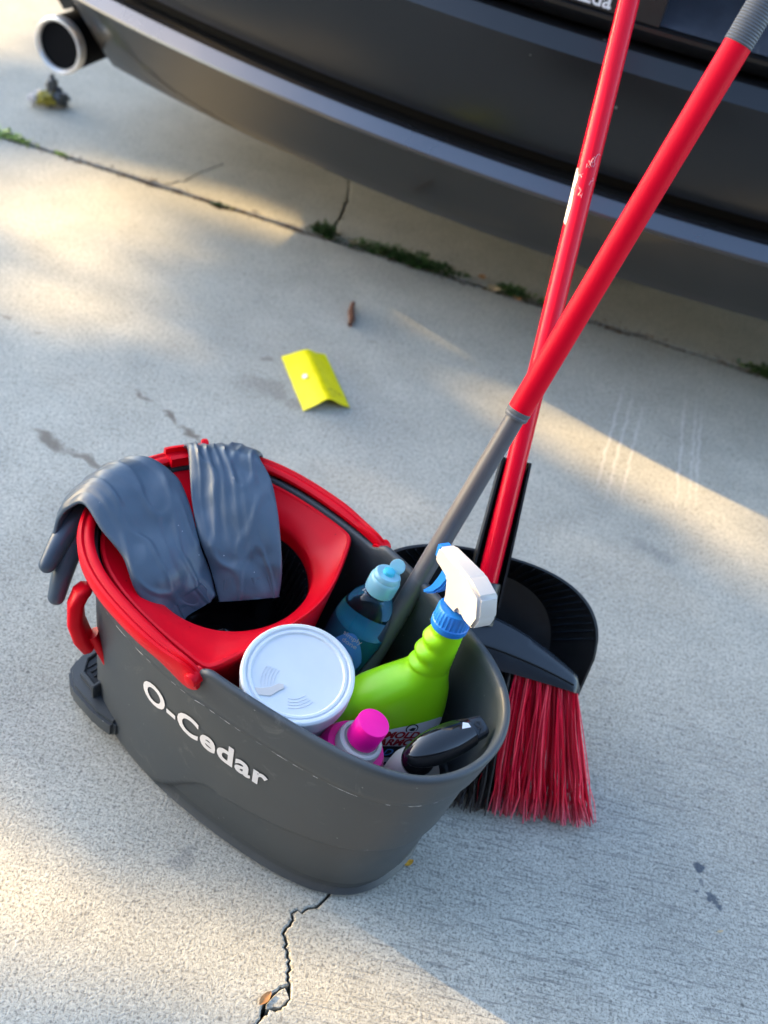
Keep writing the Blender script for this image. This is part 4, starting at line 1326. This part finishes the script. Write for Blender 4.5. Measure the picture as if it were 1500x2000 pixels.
# ------------------------------------------------------------------ litter
pkt = empty('yellow_packet', 'bright yellow folded card packet lying tented on the concrete', 'packet', Matrix.Translation((-.157, 1.385, 0)) @ Matrix.Rotation(R(-62.8), 4, 'Z'))
pv, pfaces = [], []
hw1, hw2, hl_ = .040, .036, .072
cols = [(-hw1, .002), (-hw1 * .55, .011), (-.006, .0205), (0.0, .0222), (.006, .0198), (hw2 * .55, .010), (hw2, .0035)]
NL = 12
for side in (1, 0):
    for i in range(NL + 1):
        x = -hl_ + 2 * hl_ * i / NL
        for k, (y, z) in enumerate(cols):
            zz = z * (.80 + .25 * i / NL) + .0015 * nz(x * 40, y * 60)
            pv.append((x + (.004 * (1 - abs(y) / .04) if i in (0,) else 0), y * 1.0, max(.0012, zz) - (0 if side else .0010)))
nc = len(cols)
pfaces = grid_faces(NL + 1, nc, False) + [tuple(q + (NL + 1) * nc for q in f_)[::-1] for f_ in grid_faces(NL + 1, nc, False)]
o2 = (NL + 1) * nc
for i in range(NL):
    for k in (0, nc - 1):
        a, b = i * nc + k, (i + 1) * nc + k
        pfaces.append((a, b, b + o2, a + o2))
for k in range(nc - 1):
    for i in (0, NL):
        a, b = i * nc + k, i * nc + k + 1
        pfaces.append((a, b, b + o2, a + o2))
sheet = fix_normals(mesh_obj('card', pv, pfaces, 'yellow', pkt, True, 50))
prism('dot_mark', [(.0055 * math.cos(R(a)), .0045 * math.sin(R(a))) for a in range(0, 360, 24)], 0, .0004, 'print_white', sheet, 0,
      lambda x, y, z: (x + .000, -.0205 + y * .86, .0137 + y * .50 + z))
rr = random.Random(8)
for k in range(9):
    x, y = rr.uniform(.040, .060), rr.uniform(.007, .027)
    w = rr.uniform(.0012, .0035)
    zt = .0225 - .0005 - (y) * .555 + .0016
    prism('print_mark', [(-w, -.0009), (w, -.0011), (w * .8, .0010), (-w * .7, .0008)], 0, .0003, 'foil_yellow', sheet, 0, lambda a, b, c: (x + b, y + a * .87, zt - a * .5 + c + .0006))

def crumple(name, size, mat, parent, seed, sx=1, sy=1, sz=.6, loc=(0, 0, 0)):
    bm = bmesh.new()
    bmesh.ops.create_icosphere(bm, subdivisions=3, radius=size)
    for q in bm.verts:
        n_ = q.co.normalized()
        d = 1 + .55 * nz(n_.x * 2.2 + seed, n_.y * 2.2, n_.z * 2.2) + .35 * nz(n_.x * 5 + seed, n_.y * 5, n_.z * 5)
        q.co = Vector((q.co.x * d * sx, q.co.y * d * sy, q.co.z * d * sz))
    zmin = min(q.co.z for q in bm.verts)
    for q in bm.verts: q.co.z -= zmin
    me = bpy.data.meshes.new(name); bm.to_mesh(me); bm.free()
    me.materials.append(M[mat])
    o = bpy.data.objects.new(name, me); COL.objects.link(o); o.parent = parent; o.location = loc
    return o
wrp = empty('crumpled_wrapper', 'crumpled grey and yellow foil wrapper on the concrete below the exhaust', 'wrapper', Matrix.Translation((-.905, 2.140, 0)) @ Matrix.Rotation(R(30), 4, 'Z'))
crumple('foil', .022, 'foil', wrp, 1.0, 1.2, .8, .8, (.010, -.006, 0))
crumple('foil', .018, 'foil', wrp, 4.0, .7, .8, 1.3, (.004, .006, .006))
crumple('printed_flap', .019, 'foil_yellow', wrp, 2.0, 1.2, .7, .7, (-.010, -.012, 0))
crumple('pale_flap', .013, 'foil_pale', wrp, 3.0, 1.0, .8, .8, (-.034, -.004, 0))
crumple('pale_flap', .011, 'foil_pale', wrp, 6.0, 1.0, .8, .9, (-.020, .010, .006))

tw = empty('twig', 'short brown twig on the concrete above the yellow packet', 'twig', Matrix.Translation((-.139, 1.602, .004)) @ Matrix.Rotation(R(99), 4, 'Z'))
tube('bark_piece', [(-.034, .002, 0), (-.015, -.001, .001), (.006, .001, .002), (.034, -.002, .004)], [.0035, .0055, .0058, .0040], 'twig', tw, 10)

def dry_leaf(x, y, ln, wd, ang, mat, label, z=.002, curl=.15, group=None):
    n = 9
    V_, F_ = [], []
    for s in (0, 1):
        for i in range(n):
            t = i / (n - 1)
            w = wd * math.sin(math.pi * min(1, .04 + t * .94)) ** .8 / 2
            xx = -ln / 2 + ln * t
            for k in (-1, 0, 1):
                V_.append((xx, w * k, curl * ln * (abs(t - .5) * .8) + curl * wd * (1 if k else 0) * .8 - s * .0004))
    F_ = grid_faces(n, 3, False) + [tuple(q + n * 3 for q in f_)[::-1] for f_ in grid_faces(n, 3, False)]
    o = mesh_obj('dry_leaf', V_, F_, mat, None, True, 60)
    o.matrix_world = Matrix.Translation((x, y, z)) @ Matrix.Rotation(R(ang), 4, 'Z') @ Matrix.Rotation(R(8), 4, 'X')
    tag(o, label, 'leaf', group or 'dry leaves on the driveway')
    return o
dry_leaf(.000, .4185, .016, .0075, 62, 'dry_leaf', 'small orange dry leaf caught in the crack at the bottom edge', z=.001)
dry_leaf(.113, .589, .012, .006, 40, 'amber_leaf', 'amber leaf bit tucked against the foot of the bucket')
dry_leaf(.102, 1.812, .026, .018, -12, 'pale_leaf', 'wider tan dry leaf among the weeds in the joint', z=.004)
dry_leaf(.076, 1.846, .016, .012, 20, 'dry_leaf', 'small rusty dry leaf above the tan one in the joint', z=.004)
dry_leaf(-.185, 1.858, .018, .012, 5, 'pale_leaf', 'pale dry leaf at the left end of the long weed strip', z=.004)
dry_leaf(.150, 1.800, .020, .009, -30, 'dry_leaf', 'dark brown dry leaf below the right weed tuft in the joint', z=.003)
dry_leaf(.452, .598, .0075, .0025, 20, 'pale_leaf', 'tiny straw coloured leaf on the bare concrete at lower right', z=.0015)

# weeds rooted in the joint
def weed(x, y, n, spread_x, spread_y, h, mat, label, seed):
    rr = random.Random(seed)
    V_, F_ = [], []
    for _ in range(n):
        a = rr.uniform(0, 2 * math.pi)
        rx = rr.gauss(0, .45) * spread_x
        px, py = rx, rr.gauss(0, .45) * spread_y - rx * .129
        hh = h * .75 * rr.uniform(.35, 1.0) * max(.3, 1 - (rx / spread_x) ** 2 * .4)
        ln = rr.uniform(.003, .008) * (1.0 if h < .02 else 1.3); w = ln * rr.uniform(.35, .6)
        tilt = rr.uniform(-.3, 1.0)
        d = Vector((math.cos(a) * math.cos(tilt), math.sin(a) * math.cos(tilt), math.sin(tilt)))
        s = Vector((-math.sin(a), math.cos(a), 0))
        c = Vector((px, py, hh * rr.uniform(.15, 1)))
        k = len(V_)
        V_ += [c, c + d * ln * .5 + s * w, c + d * ln, c + d * ln * .5 - s * w]
        F_.append((k, k + 1, k + 2, k + 3))
    sV, sF = [], []
    e = empty('weed', label, 'weed', Matrix.Translation((x, y, -.002)), 'weeds in the joint')
    mesh_obj('foliage', V_, F_, mat, e, False)
    for k in range(max(3, n // 90)):
        px = rr.uniform(-.7, .7) * spread_x
        tube('stem', [(px, -px * .129, -.008), (px + rr.gauss(0, .003), -px * .129, h * .4), (px + rr.gauss(0, .005), -px * .129 + rr.gauss(0, .004), h * .8)], [.0008, .0007, .0004], mat, e, 5)
weed(-.925, joint_y(-.92) + .004, 260, .055, .014, .020, 'weed_pale', 'bright yellow green weed in the joint at the left edge', 1)
weed(-.800, joint_y(-.80), 50, .014, .006, .010, 'weed_pale', 'tiny yellow green sprout in the sunlit joint', 2)
weed(-.247, joint_y(-.247) + .015, 420, .026, .018, .030, 'weed', 'dark green weed tuft where the crack meets the joint', 3)
weed(-.075, joint_y(-.075) + .010, 1300, .105, .020, .026, 'weed', 'long strip of low dark green weeds along the joint', 4)
weed(.140, joint_y(.14) + .008, 360, .036, .014, .026, 'weed', 'short dark green weed patch between the dry leaves and broom handle', 5)
weed(.215, joint_y(.215) + .006, 200, .026, .012, .020, 'weed', 'low dark weeds in the joint behind the red broom handle', 6)
weed(.640, joint_y(.64) + .004, 420, .050, .018, .024, 'weed', 'dark green weed tuft in the joint at the right edge', 7)
weed(-.455, joint_y(-.455), 60, .030, .004, .006, 'weed', 'thin mossy bit of green in the dirt joint', 8)
# crumbs of soil along the joint
rr = random.Random(11)
V_, F_ = [], []
for k in range(900):
    x = rr.uniform(-1.1, .8); y = joint_y(x) + rr.gauss(0, .007)
    s = rr.uniform(.0012, .0034)
    c = Vector((x, y, -.004 + .004 * rr.random() + (.003 if abs(y - joint_y(x)) > .007 else 0)))
    b0 = len(V_)
    for d in ((1, 0, 0), (-1, 0, 0), (0, 1, 0), (0, -1, 0), (0, 0, .7), (0, 0, -.7)):
        V_.append(c + Vector(d) * s * rr.uniform(.6, 1.2))
    for t in ((0, 2, 4), (2, 1, 4), (1, 3, 4), (3, 0, 4), (2, 0, 5), (1, 2, 5), (3, 1, 5), (0, 3, 5)):
        F_.append(tuple(b0 + q for q in t))
tag(mesh_obj('soil_crumbs', V_, F_, 'crumb', None, False), 'brown soil crumbs scattered along the slab joint', 'soil', kind='stuff')

# ------------------------------------------------------------------ tree at the left that shades the driveway
# crown shaped for the light, leaves left out over these patches: (x, y, rx, ry, angle) where the light lands
GAPS = [(-.72, 1.72, .30, .26, -20), (-.62, 1.42, .16, .13, 10), (-.45, 1.90, .26, .075, -14), (-1.2, 2.55, .25, .35, 0),
        (-.20, .46, .22, .075, 6), (.06, .445, .20, .055, 3), (.24, .405, .24, .060, -4), (.36, 1.12, .12, .035, -14), (-.42, .52, .20, .09, 0),
        (.42, 1.36, .34, .10, -17), (.60, 1.22, .12, .10, 0), (-.01, 1.14, .13, .05, -8),
        (.98, .42, .26, .16, -15), (.35, 1.60, .5, .10, -17), (-.1, 1.93, .10, .03, -10), (1.5, .6, .5, .10, -15)]
tree = empty('shade_tree', 'broad leafy tree standing left of the driveway and shading it', 'tree', Matrix.Translation((-10.6, 4.4, -.09)))
T0 = Vector((-10.6, 4.4, -.09))
rr = random.Random(21)
def lit(gx, gy):
    best = 9
    for (x, y, a, b, ang) in GAPS:
        dx, dy = gx - x, gy - y
        c, s = math.cos(R(ang)), math.sin(R(ang))
        q = math.hypot((dx * c + dy * s) / a, (-dx * s + dy * c) / b)
        best = min(best, q)
    return best
V_, F_ = [], []
def add_leaf(p, ln):
    a, t = rr.uniform(0, 2 * math.pi), rr.uniform(-1.2, 1.2)
    d = Vector((math.cos(a) * math.cos(t), math.sin(a) * math.cos(t), math.sin(t)))
    s = d.cross(Vector((rr.gauss(0, 1), rr.gauss(0, 1), rr.gauss(0, 1)))).normalized()
    w = ln * .34; q = p - T0; k = len(V_)
    V_.extend([q - d * ln / 2, q + s * w, q + d * ln / 2, q - s * w])
    F_.append((k, k + 1, k + 2, k + 3))
for _ in range(30000):
    # a point on the ground that this leaf would shade, then up the light ray into the crown
    gx, gy = rr.uniform(-2.6, 2.6), rr.uniform(-.9, 3.4)
    q = lit(gx, gy) + .16 * rr.gauss(0, 1)
    if q < 1.0: continue
    dist = rr.uniform(8.6, 11.4)
    p = Vector((gx, gy, 0)) - LIGHT * dist
    add_leaf(p, rr.uniform(.07, .13))
# the rest of the crown, clear of those rays
for _ in range(9000):
    u_ = Vector((rr.gauss(0, 1), rr.gauss(0, 1), rr.gauss(0, 1))).normalized() * rr.random() ** .4
    p = T0 + Vector((0, 0, 4.6)) + Vector((u_.x * 2.8, u_.y * 2.8, u_.z * 1.7))
    g = p + LIGHT * (p.z / -LIGHT.z)
    if -2.4 < g.x < 2.4 and -.7 < g.y < 3.2: continue
    add_leaf(p, rr.uniform(.10, .18))
mesh_obj('crown', V_, F_, 'leaf', tree, False)
tube('trunk', [(0, 0, 0), (.05, .02, .8), (-.05, .08, 1.8), (.05, 0, 2.8), (0, .1, 4.0), (.1, 0, 5.2)], [.26, .19, .165, .14, .10, .04], 'bark', tree, 16)
for k in range(9):
    a = k * 2.4; z0 = 2.0 + .28 * k
    tube('limb', [(0, 0, z0), (.7 * math.cos(a), .7 * math.sin(a), z0 + .35), (1.7 * math.cos(a + .2), 1.7 * math.sin(a + .2), z0 + .8)], [.08, .055, .02], 'bark', tree, 8)

# ------------------------------------------------------------------ house added unseen behind the viewer to block low sky light
sky_blocker = empty('sky_blocker', 'house with brown siding and garage door, added unseen behind the viewer to darken low sky light', 'sky_blocker', Matrix.Translation((.4, -2.5, -.09)))
M['siding'] = plastic('brown_siding', (0.055, 0.045, 0.038), 0.7, 0.3, 0.15, 3, 0.2, 60)
M['door_paint'] = plastic('garage_door_paint', (0.075, 0.068, 0.060), 0.6, 0.3, 0.08, 4, 0.1, 60)
M['shingle'] = plastic('roof_shingle', (0.06, 0.055, 0.05), 0.9, 0.2, 0.3, 20, 0.4, 60)
box('wall', (-7, -6, 0), (7, 0, 3.0), 'siding', sky_blocker)
for k in range(4):
    box('door_panel', (-2.4, .003, .02 + .55 * k), (2.4, .04, .55 + .55 * k), 'door_paint', sky_blocker, .01)
prism('roof', [(.6, 2.95), (.6, 3.08), (-3, 4.2), (-6.6, 3.08), (-6.6, 2.95)], -7.6, 7.6, 'shingle', sky_blocker, 0, lambda x, y, z: (z, x, y))

bpy.context.view_layer.update()
